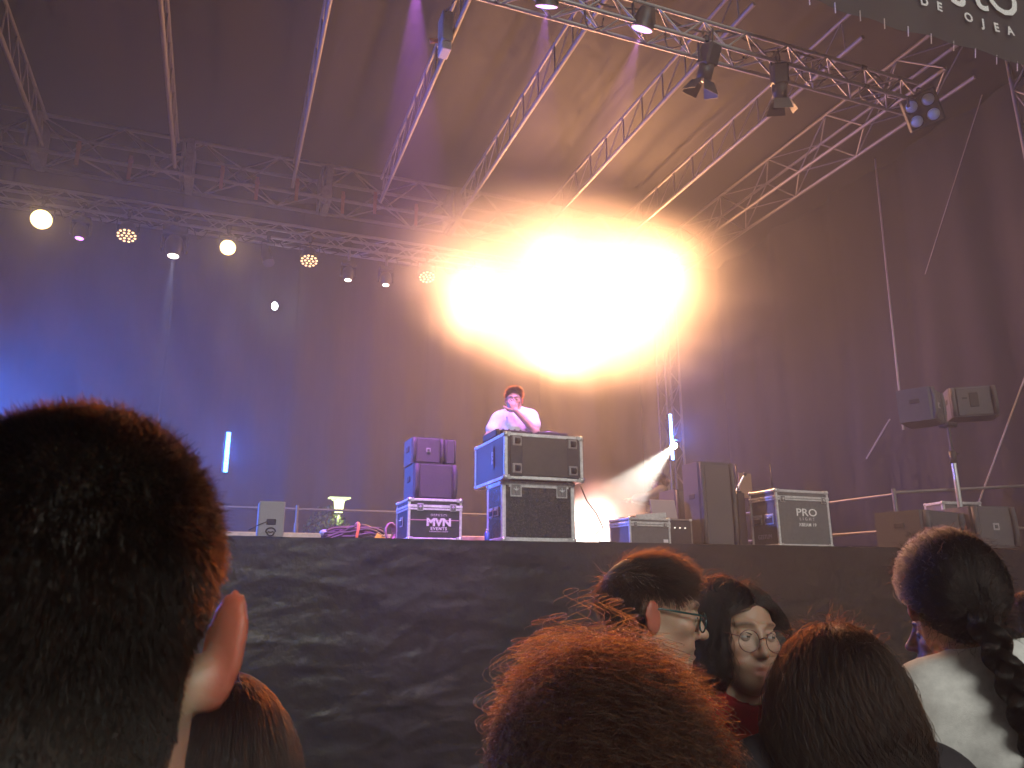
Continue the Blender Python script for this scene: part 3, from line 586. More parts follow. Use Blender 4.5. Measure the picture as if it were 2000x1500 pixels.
t = thing('cable_bundle', 'coiled bundle of dark cables tied with an orange strap', 'cable bundle', (1.15, 7.0, SZ+.0))
rr = random.Random(4)
for k in range(16):
    y0 = rr.uniform(-.1, .1); z0 = .05+rr.random()*.10; ph = rr.random()*6; pts = []
    for i in range(13):
        u = i/12; pts.append((-.28+.53*u+rr.uniform(-.01, .01), y0+.02*math.sin(ph+u*5), .03+z0*(.5+.5*math.sin(math.pi*u))+.02*math.sin(ph+u*8)+(.06*u if k > 11 else 0)))
    cols = ((.025, .02, .02), (.10, .06, .05), (.04, .03, .03)); MB().tube(pts, .013, 6).build('cable', mat('cable_%d' % (k % 3), cols[k % 3], .5), t)
MB().tube([(.0+.02*math.sin(a), .13*math.cos(a), .11+.10*math.sin(a)-.03*(math.sin(a) < -.3)) for a in [2*math.pi*k/16 for k in range(17)]], .014, 6).build('strap', mat('orange_webbing', (.75, .2, .05), .6), t)
MB().box((.20, -.12, .07), (.09, .012, .06), Matrix.Rotation(.5, 3, 'Y'), .003).build('tag', mat('yellow_tag', (.75, .55, .04), .5), t)
MB().sphere((-.27, -.02, .12), .04, 10, 7, (1, .8, .7)).build('plug', mat('blue_grey_plug', (.35, .45, .6), .4), t)
t = thing('pink_cable_coil', 'small coil of pinkish cable leaning by the printed flight case', 'cable coil', (1.42, 6.7, SZ+.02))
for k in range(4): MB().tube([(-.01+.05*math.cos(a)*(1-.1*k), .02*k+.02*math.cos(a), .1+.075*math.sin(a)*(1-.08*k)) for a in [2*math.pi*q/14 for q in range(15)]], .009, 6).build('loop', mat('pink_cable', (.45, .22, .3), .5), t)
t = MB().tube([(.5, 6.9, SZ+.03), (1.0, 6.55, SZ+.026), (1.3, 6.3, SZ+.03), (1.9, 6.45, SZ+.028), (2.2, 6.3, SZ+.03), (3.4, 6.25, SZ+.03), (4.6, 6.4, SZ+.03)], .009, 6).build('floor_cable', CABLE); tag(t, 'black cable running along the stage floor edge', 'cable')
# shrub lit by the park lamp behind the rail
t = thing('shrub', 'yellow-green leafy shrub lit by the park lamp behind the rail', 'shrub', (1.42, 11.0, 0)); m_ = MB(); rs = random.Random(2)
for k in range(1300):
    a = rs.random()*6.28; e_ = rs.random(); r_ = .42*(1-e_**2*.75)*rs.random()**.4; p = Vector((r_*1.3*math.cos(a), r_*.5*math.sin(a)-.0, 1.75+.95*e_)); d1 = Vector((rs.gauss(0, 1), rs.gauss(0, 1), rs.gauss(0, 1))).normalized()*.035; d2 = d1.cross(Vector((rs.gauss(0, 1), rs.gauss(0, 1), rs.gauss(0, 1)))).normalized()*.016
    m_.add([p-d1, p+d2, p+d1, p-d2], [(0, 1, 2, 3)])
m_.build('foliage', mat('leaf', (.07, .10, .035), .5, noise_amt=.5, noise_scale=6), t)
MB().tube([(0, 0, 0), (.02, 0, 1.0), (-.05, 0, 1.9)], [.035, .028, .015], 8).tube([(.02, 0, 1.0), (.25, 0, 2.0)], [.02, .01], 6).tube([(.0, 0, .9), (-.3, .05, 1.95)], [.02, .01], 6).build('stem', mat('bark', (.08, .06, .04), .8), t)

# stage gear beside the headphones person
c4 = flight_case('low flight case with its lid slightly raised and a small pale label', (3.86, 6.68, ZF), R(4), .47, .36, .265, LAMG, lid=.205, e=.02, ball=.018, latches=((-.17, .2, .04), (.17, .2, .04)))
MB().box((.17, -.184, .05), (.055, .004, .03), bev=.001).build('label_plate', PW, c4)
t = thing('case_lid', 'aluminium-edged case lid lying open on the low flight case', 'case lid', (3.99, 6.85, ZF+.27), R(6)); MB().box((0, 0, .03), (.36, .3, .045), Matrix.Rotation(-.1, 3, 'Y'), .006).build('panel', LAM, t)
for sy in (-1, 1): MB().box((0, sy*.15, .03), (.37, .02, .055), Matrix.Rotation(-.1, 3, 'Y'), .004).build('edge_rail', EDGE, t)
c5 = flight_case('dark rack case with row of small lights under the laptop', (4.36, 6.98, ZF), 0, .34, .4, .29, BLACK, edge=ALUD, e=.014, ball=.014)
for k in range(4): MB().tube([(-.1+.06*k, -.2, .2), (-.1+.06*k, -.212, .2)], .006, 8).build('indicator', emis('indicator_light', (.9, .9, .8), 2), c5)
t = thing('laptop', 'open laptop with pinkish lid back on the dark rack case', 'laptop', (4.32, 6.98, ZF+.295)); MB().box((0, .1, .01), (.3, .2, .015), bev=.003).build('keyboard_base', BLACK, t); MB().box((0, -.01, .11), (.3, .012, .2), Matrix.Rotation(-.2, 3, 'X'), .004).build('lid', mat('pinkish_lid', (.35, .27, .28), .4), t)
speaker_box('side_fill_speaker', 'tall dark speaker cabinet standing between laptop and microphone stand', (4.76, 6.78, ZF), 0, .42, .30, .87, badge=False)
speaker_box('side_fill_speaker', 'small dark speaker cabinet behind the tall one beside the headphones person', (4.98, 7.7, SZ), 0, .3, .35, .72, badge=False)
t = thing('microphone_stand', 'blue-lit microphone stand with angled boom behind the labelled flight case', 'microphone stand', (5.15, 6.85, SZ))
for a in (0, 2.1, 4.2): strut('leg', (0, 0, .08), (.22*math.cos(a), .22*math.sin(a), .005), .008, BLACK, t)
strut('pole', (0, 0, .05), (0, 0, .62), .011, STEEL, t); strut('boom', (-.02, 0, .60), (.12, .0, .80), .009, STEEL, t); MB().sphere((.135, 0, .82), .022).build('microphone', BLACK, t)
MB().box((-.02, 0, .22), (.12, .1, .26), Matrix.Rotation(.2, 3, 'Y'), .02).build('cloth_cover', mat('blue_grey_cloth', (.10, .12, .22), .8), t)
t = thing('drum_panel', 'small brown panel propped up behind the microphone stand', 'panel', (5.55, 7.2, SZ)); MB().box((0, 0, .75), (.17, .02, .28), bev=.004).build('board', mat('brown_board', (.22, .13, .09), .6), t); strut('leg', (-.06, .01, 0), (-.06, .01, .62), .01, BLACK, t); strut('leg', (.06, .01, 0), (.06, .01, .62), .01, BLACK, t)
c6 = flight_case('tall flight case lettered PRO LIGHT, its lid clasped by two latches', (5.47, 6.42, ZF), R(2), .68, .40, .56, LAMG, lid=.475, latches=((-.26, .465, .06), (.265, .465, .06)), handles=(('L', -.08, .27, .13), ('L', .09, .27, .13)), e=.026, ball=.024)
text('PRO', (.03, -.2035, .335), (R(90), 0, 0), .105, WHITEP, c6, sx=1.35, ext=.0008, bold=.001); text('LIGHT', (.03, -.2035, .272), (R(90), 0, 0), .042, PW, c6, spacing=1.9, ext=.0008); text('XBEAM 19', (.03, -.2035, .215), (R(90), 0, 0), .046, WHITEP, c6, spacing=1.1, ext=.0008, bold=.0006)
text('GESTUM', (-.343, 0, .10), (R(90), 0, R(-90)), .06, mat('violet_print', (.4, .38, .5), .5), c6, ext=.0008, sx=.9)
for x in (5.22, 5.10):
    t = MB().tube([(0, 0, 0), (0, 0, .26 if x > 5.2 else .3)], .005, 6).sphere((0, 0, .27 if x > 5.2 else .3), .01, 8, 5).box((0, 0, .01), (.06, .06, .02), bev=.004).build('antenna', BLACK); t.location = (x, 6.35 if x > 5.2 else 6.75, ZF+.562 if x > 5.2 else SZ+.6); tag(t, 'thin upright radio antenna '+('standing on the lettered flight case' if x > 5.2 else 'behind the lettered flight case'), 'antenna')
    if x < 5.2: MB().box((0, 0, -.3), (.1, .1, .6), bev=.01).build('receiver_box', BLACK, t)
# speakers on a pole and wedges at the stage corner
t = thing('speaker_pole', 'chrome telescopic pole carrying the two angled speakers', 'speaker stand', (7.36, 6.0, SZ)); strut('pole', (0, 0, .36), (0, 0, .95), .026, STEEL, t, 14); strut('inner_pole', (0, 0, .9), (0, 0, 1.34), .018, BLACK, t, 12); MB().tube([(0, 0, .92), (0, 0, 1.05)], .035, 12).tube([(0, 0, 1.02), (.09, 0, 1.03)], .01, 6).build('clamp_knob', BLACK, t); MB().box((0, 0, 1.34), (.16, .12, .05), bev=.01).build('top_plate', BLACK, t)
speaker_box('pole_speaker', 'dark speaker with square badge on the pole, angled to the crowd', (7.06, 6.06, 3.30), R(28), .44, .34, .36, group='speakers on the pole')
t = speaker_box('pole_speaker', 'dark speaker on the pole turned away, showing its side handle', (7.68, 5.95, 3.38), R(-38), .46, .34, .33, badge=False, group='speakers on the pole'); MB().box((0, -.185, .18), (.09, .012, .16), bev=.01).box((-.09, -.185, .2), (.05, .01, .02)).build('handle_cup', RUBBER, t)
speaker_box('floor_speaker', 'large violet-lit speaker lying on the stage corner behind the curly head', (6.86, 6.1, ZF), R(14), .8, .5, .36, badge=False)
t = speaker_box('floor_speaker', 'large olive-lit speaker with square badge at the stage end', (7.55, 6.0, ZF), R(-10), .52, .5, .42)
t = flight_case('metal-edged case standing behind the olive-lit speaker', (7.85, 6.5, SZ), R(-10), .5, .3, .56, LAMG, e=.03)
# loose lines: rope, straps, guy wires
for lb, a, b, r_ in (('long pale rope hanging from the roof truss down the black side curtain', (8.3, 7.26, 8.0), (8.3, 7.43, 3.58), .014), ('thin guy wire slanting up beside the pole speakers', (8.25, 6.5, 2.5), (8.25, 5.4, 4.3), .009), ('short slack strap slanting across the side curtain', (8.3, 8.1, 3.3), (8.3, 7.62, 3.76), .011), ('long faint rope slanting down the side curtain', (8.28, 5.6, 7.4), (8.28, 6.75, 5.5), .006)):
    o = strut('rope', a, b, r_, mat('pale_rope', (.42, .36, .3), .8), None); tag(o, lb, 'rope')
# ------------------------------------------------------------------ people: smooth blended volumes turned into one skin each
def surface_nets(val, xs, ys, zs):
    nx, ny, nz_ = val.shape; G = [xs, ys, zs]
    cnt = np.zeros((nx-1, ny-1, nz_-1)); acc = np.zeros((nx-1, ny-1, nz_-1, 3)); inside = val < 0; E = []
    for ax in range(3):
        a = [slice(None)]*3; b = [slice(None)]*3; a[ax] = slice(0, -1); b[ax] = slice(1, None); a, b = tuple(a), tuple(b)
        cr_ = inside[a] != inside[b]; idx = np.argwhere(cr_)
        v0 = val[a][cr_]; v1 = val[b][cr_]; t = v0/(v0-v1)
        p = np.stack([G[k][idx[:, k]] for k in range(3)], 1); p[:, ax] += t*(G[ax][idx[:, ax]+1]-G[ax][idx[:, ax]])
        o1, o2 = [k for k in range(3) if k != ax]
        for d1 in (0, 1):
            for d2 in (0, 1):
                c = idx.copy(); c[:, o1] -= d1; c[:, o2] -= d2
                ok = (c[:, o1] >= 0) & (c[:, o2] >= 0) & (c[:, o1] < cnt.shape[o1]) & (c[:, o2] < cnt.shape[o2])
                cc = c[ok]; np.add.at(cnt, tuple(cc.T), 1); np.add.at(acc, tuple(cc.T), p[ok])
        E.append((idx, inside[a][cr_], o1, o2, ax))
    used = cnt > 0; ids = -np.ones(cnt.shape, int); ids[used] = np.arange(used.sum())
    V = acc[used]/cnt[used][:, None]; F = []
    for idx, ins, o1, o2, ax in E:
        ok = (idx[:, o1] > 0) & (idx[:, o2] > 0) & (idx[:, o1] < cnt.shape[o1]) & (idx[:, o2] < cnt.shape[o2])
        idx, ins = idx[ok], ins[ok]; q = []
        for d1, d2 in ((1, 1), (0, 1), (0, 0), (1, 0)):
            c = idx.copy(); c[:, o1] -= d1; c[:, o2] -= d2; q.append(ids[tuple(c.T)])
        q = np.stack(q, 1); fl = ins if ax != 1 else ~ins; q[~fl] = q[~fl][:, ::-1]; F.append(q)
    return V, np.concatenate(F)
class SDF:
    """a list of rounded cones and ellipsoids, blended"""
    def __init__(s): s.p = []
    def cone(s, a, b, ra, rb=None, k=.02, op='+'):
        a, b = np.array(a, float), np.array(b, float); rb = ra if rb is None else rb; r = max(ra, rb); s.p.append(('c', a, b, ra, rb, k, op, np.minimum(a, b)-r, np.maximum(a, b)+r)); return s
    def ell(s, c, r, M=None, k=.02, op='+'):
        c, r = np.array(c, float), np.array(r, float); m = r.max(); s.p.append(('e', c, r, M, None, k, op, c-m, c+m)); return s
    def mesh(s, xs, ys, zs, inflate=0, clip=(), rough=None):
        val = np.full((len(xs), len(ys), len(zs)), .3, np.float32)
        for typ, a, b, ra, rb, k, op, lo, hi in s.p:
            mg = k+.05+inflate; sl = []
            for g, l, h in zip((xs, ys, zs), lo, hi): sl.append(slice(max(0, np.searchsorted(g, l-mg)-1), min(len(g), np.searchsorted(g, h+mg)+1)))
            sl = tuple(sl)
            X, Y, Z = np.meshgrid(xs[sl[0]], ys[sl[1]], zs[sl[2]], indexing='ij')
            if not X.size: continue
            P = np.stack([X, Y, Z], -1)
            if typ == 'c':
                ab = b-a; L2 = max(1e-9, ab @ ab); t = np.clip(((P-a) @ ab)/L2, 0, 1); d = np.linalg.norm(P-a-t[..., None]*ab, axis=-1)-(ra+(rb-ra)*t)
            else:
                q = P-a
                if ra is not None: q = q @ ra
                k0 = np.linalg.norm(q/b, axis=-1); k1 = np.linalg.norm(q/b**2, axis=-1)+1e-9; d = k0*(k0-1)/k1
            v = val[sl]
            if op == '+':
                d = d-inflate; h = np.clip(.5+.5*(v-d)/k, 0, 1); val[sl] = v*(1-h)+d*h-k*h*(1-h)
            else:
                d = -d; h = np.clip(.5-.5*(v-d)/k, 0, 1); val[sl] = v*(1-h)+d*h+k*h*(1-h)
        if rough is not None or clip:
            X, Y, Z = np.meshgrid(xs, ys, zs, indexing='ij')
            if rough is not None: val = val+rough(X, Y, Z)
            for fn in clip: val = np.maximum(val, fn(X, Y, Z))
        return surface_nets(val, xs, ys, zs)
def axis_pts(lo, hi, flo, fhi, fine, coarse):
    out = [lo]
    while out[-1] < hi: out.append(out[-1]+(fine if flo <= out[-1] < fhi else coarse))
    return np.array(out)
def rotm(yaw=0, pitch=0, roll=0):
    return np.array((Matrix.Rotation(R(yaw), 3, 'Z') @ Matrix.Rotation(R(pitch), 3, 'X') @ Matrix.Rotation(R(roll), 3, 'Y')))
def np_mesh(name, V, F, m, parent=None, col=None, smooth=True):
    me = bpy.data.meshes.new(name); me.vertices.add(len(V)); me.vertices.foreach_set('co', V.astype(np.float32).ravel())
    me.loops.add(F.size); me.loops.foreach_set('vertex_index', F.ravel().astype(np.int32)); me.polygons.add(len(F)); me.polygons.foreach_set('loop_start', np.arange(len(F), dtype=np.int32)*F.shape[1])
    me.update(calc_edges=True); me.validate(); me.polygons.foreach_set('use_smooth', [smooth]*len(me.polygons))
    if col is not None:
        at_ = me.color_attributes.new('Col', 'FLOAT_COLOR', 'POINT'); at_.data.foreach_set('color', np.concatenate([col, np.ones((len(col), 1))], 1).astype(np.float32).ravel())
    me.materials.append(m); o = bpy.data.objects.new(name, me); C.objects.link(o); o.parent = parent; return o
SKIN = mat('skin', (.5, .3, .22), .48, vcol=True, sss=.8, bump=.06, bump_scale=300)
def hair_mat(name, melanin, red, rough=.35, rad=.5):
    m = bpy.data.materials.new(name); m.use_nodes = True; n = m.node_tree; n.nodes.clear()
    o = n.nodes.new('ShaderNodeOutputMaterial'); h = n.nodes.new('ShaderNodeBsdfHairPrincipled'); h.parametrization = 'MELANIN'
    h.inputs['Melanin'].default_value = melanin; h.inputs['Melanin Redness'].default_value = red; h.inputs['Roughness'].default_value = rough; h.inputs['Radial Roughness'].default_value = rad; h.inputs['Random Color'].default_value = .25
    n.links.new(h.outputs[0], o.inputs['Surface']); return m
HAIRS = {'ash': hair_mat('hair_ash_black', .86, .2, .45, .6), 'black': hair_mat('hair_black', .93, .45), 'brown': hair_mat('hair_dark_brown', .82, .6), 'auburn': hair_mat('hair_auburn', .74, .9, .4, .6)}
def scalp_mask(h, style):
    f = h[:, 2]*.75+h[:, 1]*.9; k = (f > -.012) & (h[:, 2] > (-.088 if style != 'nape' else -.1))
    ear = (np.abs(h[:, 0]) > .066) & (h[:, 2] < .036) & (h[:, 1] < .034); return k & ~ear
def hand(s, wrist, fwd, nrm, curl=30, spread=1, side=1, thumb_in=0, sc=1.0):
    """palm and five fingers; nrm is the palm's normal (fingers curl towards it)"""
    f = Vector(fwd).normalized(); n = Vector(nrm); n = (n-f*n.dot(f)).normalized(); w = f.cross(n)*side; p = Vector(wrist)
    Mx = np.array(Matrix((w, n, f)).transposed())
    s.ell(p+f*.048*sc, np.array((.041, .016, .054))*sc, Mx, .012)
    for i, (o, L) in enumerate(((-.031, .062), (-.011, .074), (.010, .079), (.030, .070))):
        q = p+w*o*sc+f*.086*sc; d = (f+w*o*3.0*spread).normalized(); c = curl*(.8+.12*i)
        r_ = .0088*sc
        for j, l in enumerate((.48, .30, .22)):
            d = (Matrix.Rotation(R(c*(.5 if j == 0 else .9)), 3, f.cross(n)) @ d).normalized(); e = q+d*L*l*1.15*sc; s.cone(q, e, r_, r_*.9, .004); q = e; r_ *= .9
    q = p+w*.036*sc+f*.02*sc; d = (w*.75+f*.65+n*(.25+thumb_in)).normalized()
    for l in (.038, .030, .024):
        e = q+d*l*sc; s.cone(q, e, .0105*sc, .0095*sc, .006); q = e; d = (d+f*.25+n*.15*(1+thumb_in)-w*.12).normalized()
def person(label, head, psi, ground=0, head_rot=(0, 0, 0), body_rot=0, body_off=(0, 0), skin=(.42, .26, .19), shirt=(.03, .03, .035), trousers=(.03, .035, .05), arms=None, hands=None, female=False, sleeve=.45, face=1.0,
           hair=None, seated=False, fine=.0042, name='person', glasses=None, detail=True, mouth_open=0, shirt_name='shirt', ear=1.0, hunch=0, lipcol=(.42, .16, .14), shirt_rough=.8):
    """head: world position of the head centre; psi: heading, 0 away from the camera, 90 to camera right, 180 towards it"""
    fh = Vector((math.sin(YAW), math.cos(YAW), 0)); rh = Vector((math.cos(YAW), -math.sin(YAW), 0))
    d = fh*math.cos(R(psi))+rh*math.sin(R(psi)); rz = math.atan2(d.x, -d.y)
    hc = Vector(head); H = hc.z-ground+.118
    M = rotm(*head_rot); hz_ = H-.118; s = SDF(); z0 = hz_
    HC = np.array((0, 0, z0)); A = lambda x, y, z: HC+M @ np.array((x, y, z))
    fs = .97 if female else 1.0
    # --- head
    s.ell(A(0, .014, .032), (.0745, .096, .086), M, .03).ell(A(0, -.028, -.018), (.0625*fs, .066, .084), M, .03)
    s.ell(A(0, -.062, -.070+(.004 if female else 0)), (.041*fs, .036, .040), M, .028).ell(A(0, -.077, -.101+(.006 if female else 0)), (.020*fs, .018, .017), M, .022)
    for x in (-1, 1):
        s.cone(A(x*.053*fs, .006, -.05+(.004 if female else 0)), A(x*.017, -.070, -.100+(.006 if female else 0)), .019*fs, .013, .024)
        s.ell(A(x*.044, -.066, -.016), (.022, .020, .018), M, .02)
        s.cone(A(x*.014, -.0945, .030), A(x*.046, -.076, .030), .0085 if not female else .0055, .008 if not female else .005, .012)
        if ear:
            E_ = M @ np.array(Matrix.Rotation(x*-.42, 3, 'Z') @ Matrix.Rotation(-.2, 3, 'X')); c = A(x*(.080+.006*ear), .014, -.006)
            s.ell(c, (.0055, .020, .034), E_, .006); s.ell(A(x*.078, .012, -.024), (.010, .011, .014), M, .01)
            s.ell(A(x*(.096+.004*ear), .002, -.001), (.011, .010, .019), E_, .006, '-')
    if face:
        nr = .84 if female else 1.0
        s.cone(A(0, -.090, .022), A(0, -.1125*face, -.026), .0085*nr, .0100*nr, .012); s.ell(A(0, -.1125*face, -.0295), (.0120*nr, .0120*nr, .0095*nr), M, .01)
        for x in (-1, 1):
            s.ell(A(x*.0122*nr, -.1000, -.0335), (.0083*nr, .010*nr, .0072*nr), M, .008)
            s.ell(A(x*.032, -.108 if not female else -.1105, .006), (.0185, .020, .0125), M, .016, '-')
            s.ell(A(x*.0315, -.078, .005), (.0155, .0125, .0115), M, .006)
            s.cone(A(x*.020, -.0905, .013), A(x*.044, -.0835, .012), .0035, .0032, .005)
        for x in (-1, 1):
            s.cone(A(x*.0215, -.0865, -.0600), A(0, -.0945, -.0620), .0036, .0062, .008); s.cone(A(x*.0200, -.0870, -.0640), A(0, -.0955, -.0750), .0034, .0072, .008)
            s.ell(A(x*.036, -.074, -.052), (.014, .014, .013), M, .018)
        s.cone(A(0, -.101, -.062), A(0, -.1015, -.074), .004, None, .008)
        s.cone(A(-.02, -.104, -.0675), A(.02, -.104, -.0675), .0028+.004*mouth_open, None, .004, '-')
    # --- neck and body
    bo = np.array((body_off[0], body_off[1], 0)); B = rotm(body_rot); zz = H/1.72
    BB = lambda x, y, z: bo+B @ np.array((x, y+hunch*max(0, z-1.0), z*zz)); nk = .050 if female else .057
    sw = .9 if female else 1.0
    s.cone(A(0, .022, -.055), BB(0, .03, 1.455), nk, nk+.006, .03)
    tor = SDF()
    for q in (s, tor):
        q.ell(BB(0, .015, 1.27), (.155*sw, .108, .185), B, .06).ell(BB(0, .01, 1.07), (.130*sw, .10, .16), B, .06)
        q.cone(BB(-.13*sw, .02, 1.40), BB(.13*sw, .02, 1.40), .058, None, .05)
        for x in (-1, 1): q.cone(BB(x*.03, .03, 1.475), BB(x*.15*sw, .02, 1.415), .042, .04, .05)
        if female:
            for x in (-1, 1): q.ell(BB(x*.07, -.085, 1.25), (.06, .05, .06), B, .04)
    leg = SDF()
    for q in (s, leg):
        q.ell(BB(0, .02, .94), (.158, .118, .125), B, .05)
        for x in (-1, 1):
            if seated:
                q.cone(BB(x*.09, .0, .90), BB(x*.11, -.42, .92), .08, .055, .04).cone(BB(x*.11, -.42, .92), BB(x*.11, -.40, .50), .055, .04, .03).cone(BB(x*.11, -.40, .47), BB(x*.11, -.55, .45), .04, .03, .02)
            else: q.cone(BB(x*.085, .015, .90), BB(x*.095, .005, .5), .086, .058, .04).cone(BB(x*.095, .005, .5), BB(x*.10, .03, .09), .055, .038, .03).cone(BB(x*.10, .03, .06), BB(x*.115, -.13, .035), .04, .03, .02)
    arms = arms or {}; slv = SDF(); slv.p = list(tor.p)
    for x, key in ((-1, 'R'), (1, 'L')):
        sh = BB(x*.178*sw, .02, 1.39)
        el, wr = arms.get(key, (None, None))
        if el is None: el = BB(x*.215, .03, 1.10); wr = BB(x*.22, -.04, .87)
        el, wr = np.array(el, float), np.array(wr, float)
        s.cone(sh, el, .050*sw, .040*sw, .04).cone(el, wr, .039*sw, .027*sw, .02)
        t_ = min(1, sleeve*1.0)
        slv.cone(sh, sh+(el-sh)*t_, .056*sw, .053*sw, .05)
        if sleeve > 1: slv.cone(el, el+(wr-el)*(sleeve-1), .048*sw, .04*sw, .02)
        hd = (hands or {}).get(key)
        if hd: hand(s, wr, hd['f'], hd['n'], hd.get('curl', 30), hd.get('spread', 1), hd.get('side', x), hd.get('thumb', 0), .93 if female else 1)
        else:
            dd = (wr-el)/np.linalg.norm(wr-el); hand(s, wr, dd, np.array((-x*1., .3, 0)), 25, 1, x)
    ctr = np.array((0, 0, z0)); lo_f = z0-.36 if hands else z0-.15
    xs = axis_pts(-.42, .42, -.13 if not hands else -.36, .13 if not hands else .36, fine, .016); ys = axis_pts(-.62 if seated or hands else -.3, .3, -.14 if not hands else -.45, .15, fine, .016); zs = axis_pts((.0 if not seated else .38), H+.03, lo_f, H+.03, fine, .018)
    V, F = s.mesh(xs, ys, zs)
    h = (V-HC) @ M                                   # head space of every vertex
    col = np.tile(np.array(skin), (len(V), 1)); nv = np.array([noise.noise(Vector(v)*38) for v in V[::1]]) if len(V) < 90000 else np.zeros(len(V))
    col *= (1+.10*nv)[:, None]
    if face:
        lip = np.exp(-((h[:, 0]/.021)**4+((h[:, 2]+.068)/.0115)**4))*(h[:, 1] < -.082); col = col*(1-lip[:, None]*.8)+np.array(lipcol)*lip[:, None]*.8
        for x in (-1, 1):
            ck = np.exp(-(((h[:, 0]-x*.045)/.022)**2+((h[:, 2]+.03)/.022)**2))*(h[:, 1] < -.04)*.35; col[:, 1:] *= (1-.35*ck)[:, None]
            br = np.exp(-(((h[:, 0]-x*.031)/.017)**4+((h[:, 2]-.0315+.10*abs(abs(h[:, 0])-.028))/(.0036 if female else .005))**2))*(h[:, 1] < -.06); col *= (1-(.82 if female else .85)*br)[:, None]
    er = np.clip((np.abs(h[:, 0])-.074)/.010, 0, 1)*(h[:, 2] < .04)*(h[:, 2] > -.05)*(np.abs(h[:, 1]) < .05); col *= 1-er[:, None]*np.array((.0, .52, .55))  # ears reddened: natural tint plus backlit glow put into the colour
    if hair:
        mk = scalp_mask(h, hair.get('style'))*1.0; hcx = {'ash': (.03, .025, .023), 'black': (.018, .013, .011), 'brown': (.03, .018, .012), 'auburn': (.05, .024, .014)}[hair['col']]
        sc_k = hair.get('scalp', .92); col = col*(1-mk[:, None]*sc_k)+np.array(hcx)*mk[:, None]*sc_k
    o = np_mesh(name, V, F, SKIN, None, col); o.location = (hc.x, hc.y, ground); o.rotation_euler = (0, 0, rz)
    tag(o, label, 'person')
    # --- clothes
    key = '%.2f_%.2f_%.2f_%.1f' % (*shirt, shirt_rough)
    wr_f = lambda X, Y, Z: .0012*np.sin(X*31+Z*23+3*np.sin(Y*17))*np.sin(Z*19+X*11)+.0022*np.exp(-6*np.sin(X*9-Z*14+2*np.sin(Z*7))**2)
    cl = [lambda X, Y, Z: .84*zz-Z, lambda X, Y, Z: .012-np.sqrt((X-bo[0])**2+(Y-bo[1]+.02)**2+((Z-1.555*zz)*.75)**2)+.077]
    zc = np.arange(.82*zz, 1.60*zz, .011); xc = np.arange(-.40+bo[0], .41+bo[0], .011); yc = np.arange(-.46+bo[1], .32+bo[1], .011)
    V, F = slv.mesh(xc, yc, zc, .020, cl, wr_f); np_mesh(shirt_name, V, F, mat('cloth_'+key, shirt, shirt_rough, noise_amt=.12, noise_scale=60, bump=.15, bump_scale=500), o)
    V, F = leg.mesh(np.arange(-.32+bo[0], .33+bo[0], .016), np.arange(-.62+bo[1], .3+bo[1], .016), np.arange((.08 if not seated else .44), 1.06*zz, .016), .015, [lambda X, Y, Z: Z-1.04*zz, lambda X, Y, Z: (.11 if not seated else .47)-Z], wr_f); np_mesh('trousers', V, F, mat('trouser_%.2f_%.2f_%.2f' % trousers, trousers, .85, noise_amt=.15, noise_scale=50), o)
    # --- eyes
    if face and detail:
        EW = mat('eye_white', (.42, .38, .36), .15, spec=.6); EI = mat('iris', (.035, .02, .012), .1, spec=.7)
        for x in (-1, 1):
            e_ = MB().sphere((0, 0, 0), .0112, 14, 10).build('eye', EW, o); c = A(x*.0315, -.0825, .0045); e_.location = c
            g = Vector(M @ np.array((hair or {}).get('gaze', (.0, -1, 0)))); MB().disc(g.normalized()*.0106, g, .0064, 14, .0012).build('iris', EI, e_)
            lid = MB()
            for lo_, hi_ in ((.14, 1.45), (-1.45, -.24)):
                V = []; n1, n2 = 12, 5
                for i in range(n1+1):
                    az = -1.5+3.0*i/n1
                    for q in range(n2+1):
                        el = lo_+(hi_-lo_)*q/n2; el = el*(1-.0*az); k = .0123
                        e0 = el if q else el*(1-.35*(az/1.5)**2)
                        V.append(c+M @ np.array((k*1.05*math.cos(e0)*math.sin(az), -k*math.cos(e0)*math.cos(az), k*math.sin(e0))))
                lid.add(V, [(i*(n2+1)+q, (i+1)*(n2+1)+q, (i+1)*(n2+1)+q+1, i*(n2+1)+q+1) for i in range(n1) for q in range(n2)], True)
            lid.build('eyelid', mat('lid_%.2f' % skin[0], tuple(k_*.8 for k_ in skin), .5), o)
            MB().tube([A(x*(.019+.026*u), -.0915+.010*u**1.5-.003*math.sin(math.pi*u), .0085+.0042*math.sin(math.pi*u)) for u in [k/6 for k in range(7)]], .0011, 5).build('eyelashes', RUBBER, o)
    if glasses:
        gm, rr_, thick = glasses; g = MB()
        for x in (-1, 1):
            g.tube([A(x*.034+rr_*math.cos(a), -.1065+.010*abs(math.cos(a)) if 0 else -.106, -.004+rr_*.92*math.sin(a)) for a in [2*math.pi*k/22 for k in range(23)]], thick, 6)
            g.tube([A(x*(.034+rr_), -.106, .006), A(x*.078, -.085, .010), A(x*.085, .0, .012), A(x*.084, .03, .0)], thick*1.15, 6)
        g.tube([A(-.034+rr_, -.107, .0), A(0, -.114, .005), A(.034-rr_, -.107, .0)], thick, 6)
        go = g.build('glasses', gm, o)
        GLS = mat('lens_glass_thin', (.9, .92, .92), .05); GLS.node_tree.nodes['Principled BSDF'].inputs['Alpha'].default_value = .05
        for x in (-1, 1): MB().disc(A(x*.034, -.1055, -.004), M @ np.array((0, -1, 0)), rr_*.97, 20, .0015).build('lens', GLS, go)
    if hair: grow_hair(o, HC, M, hair)
    return o
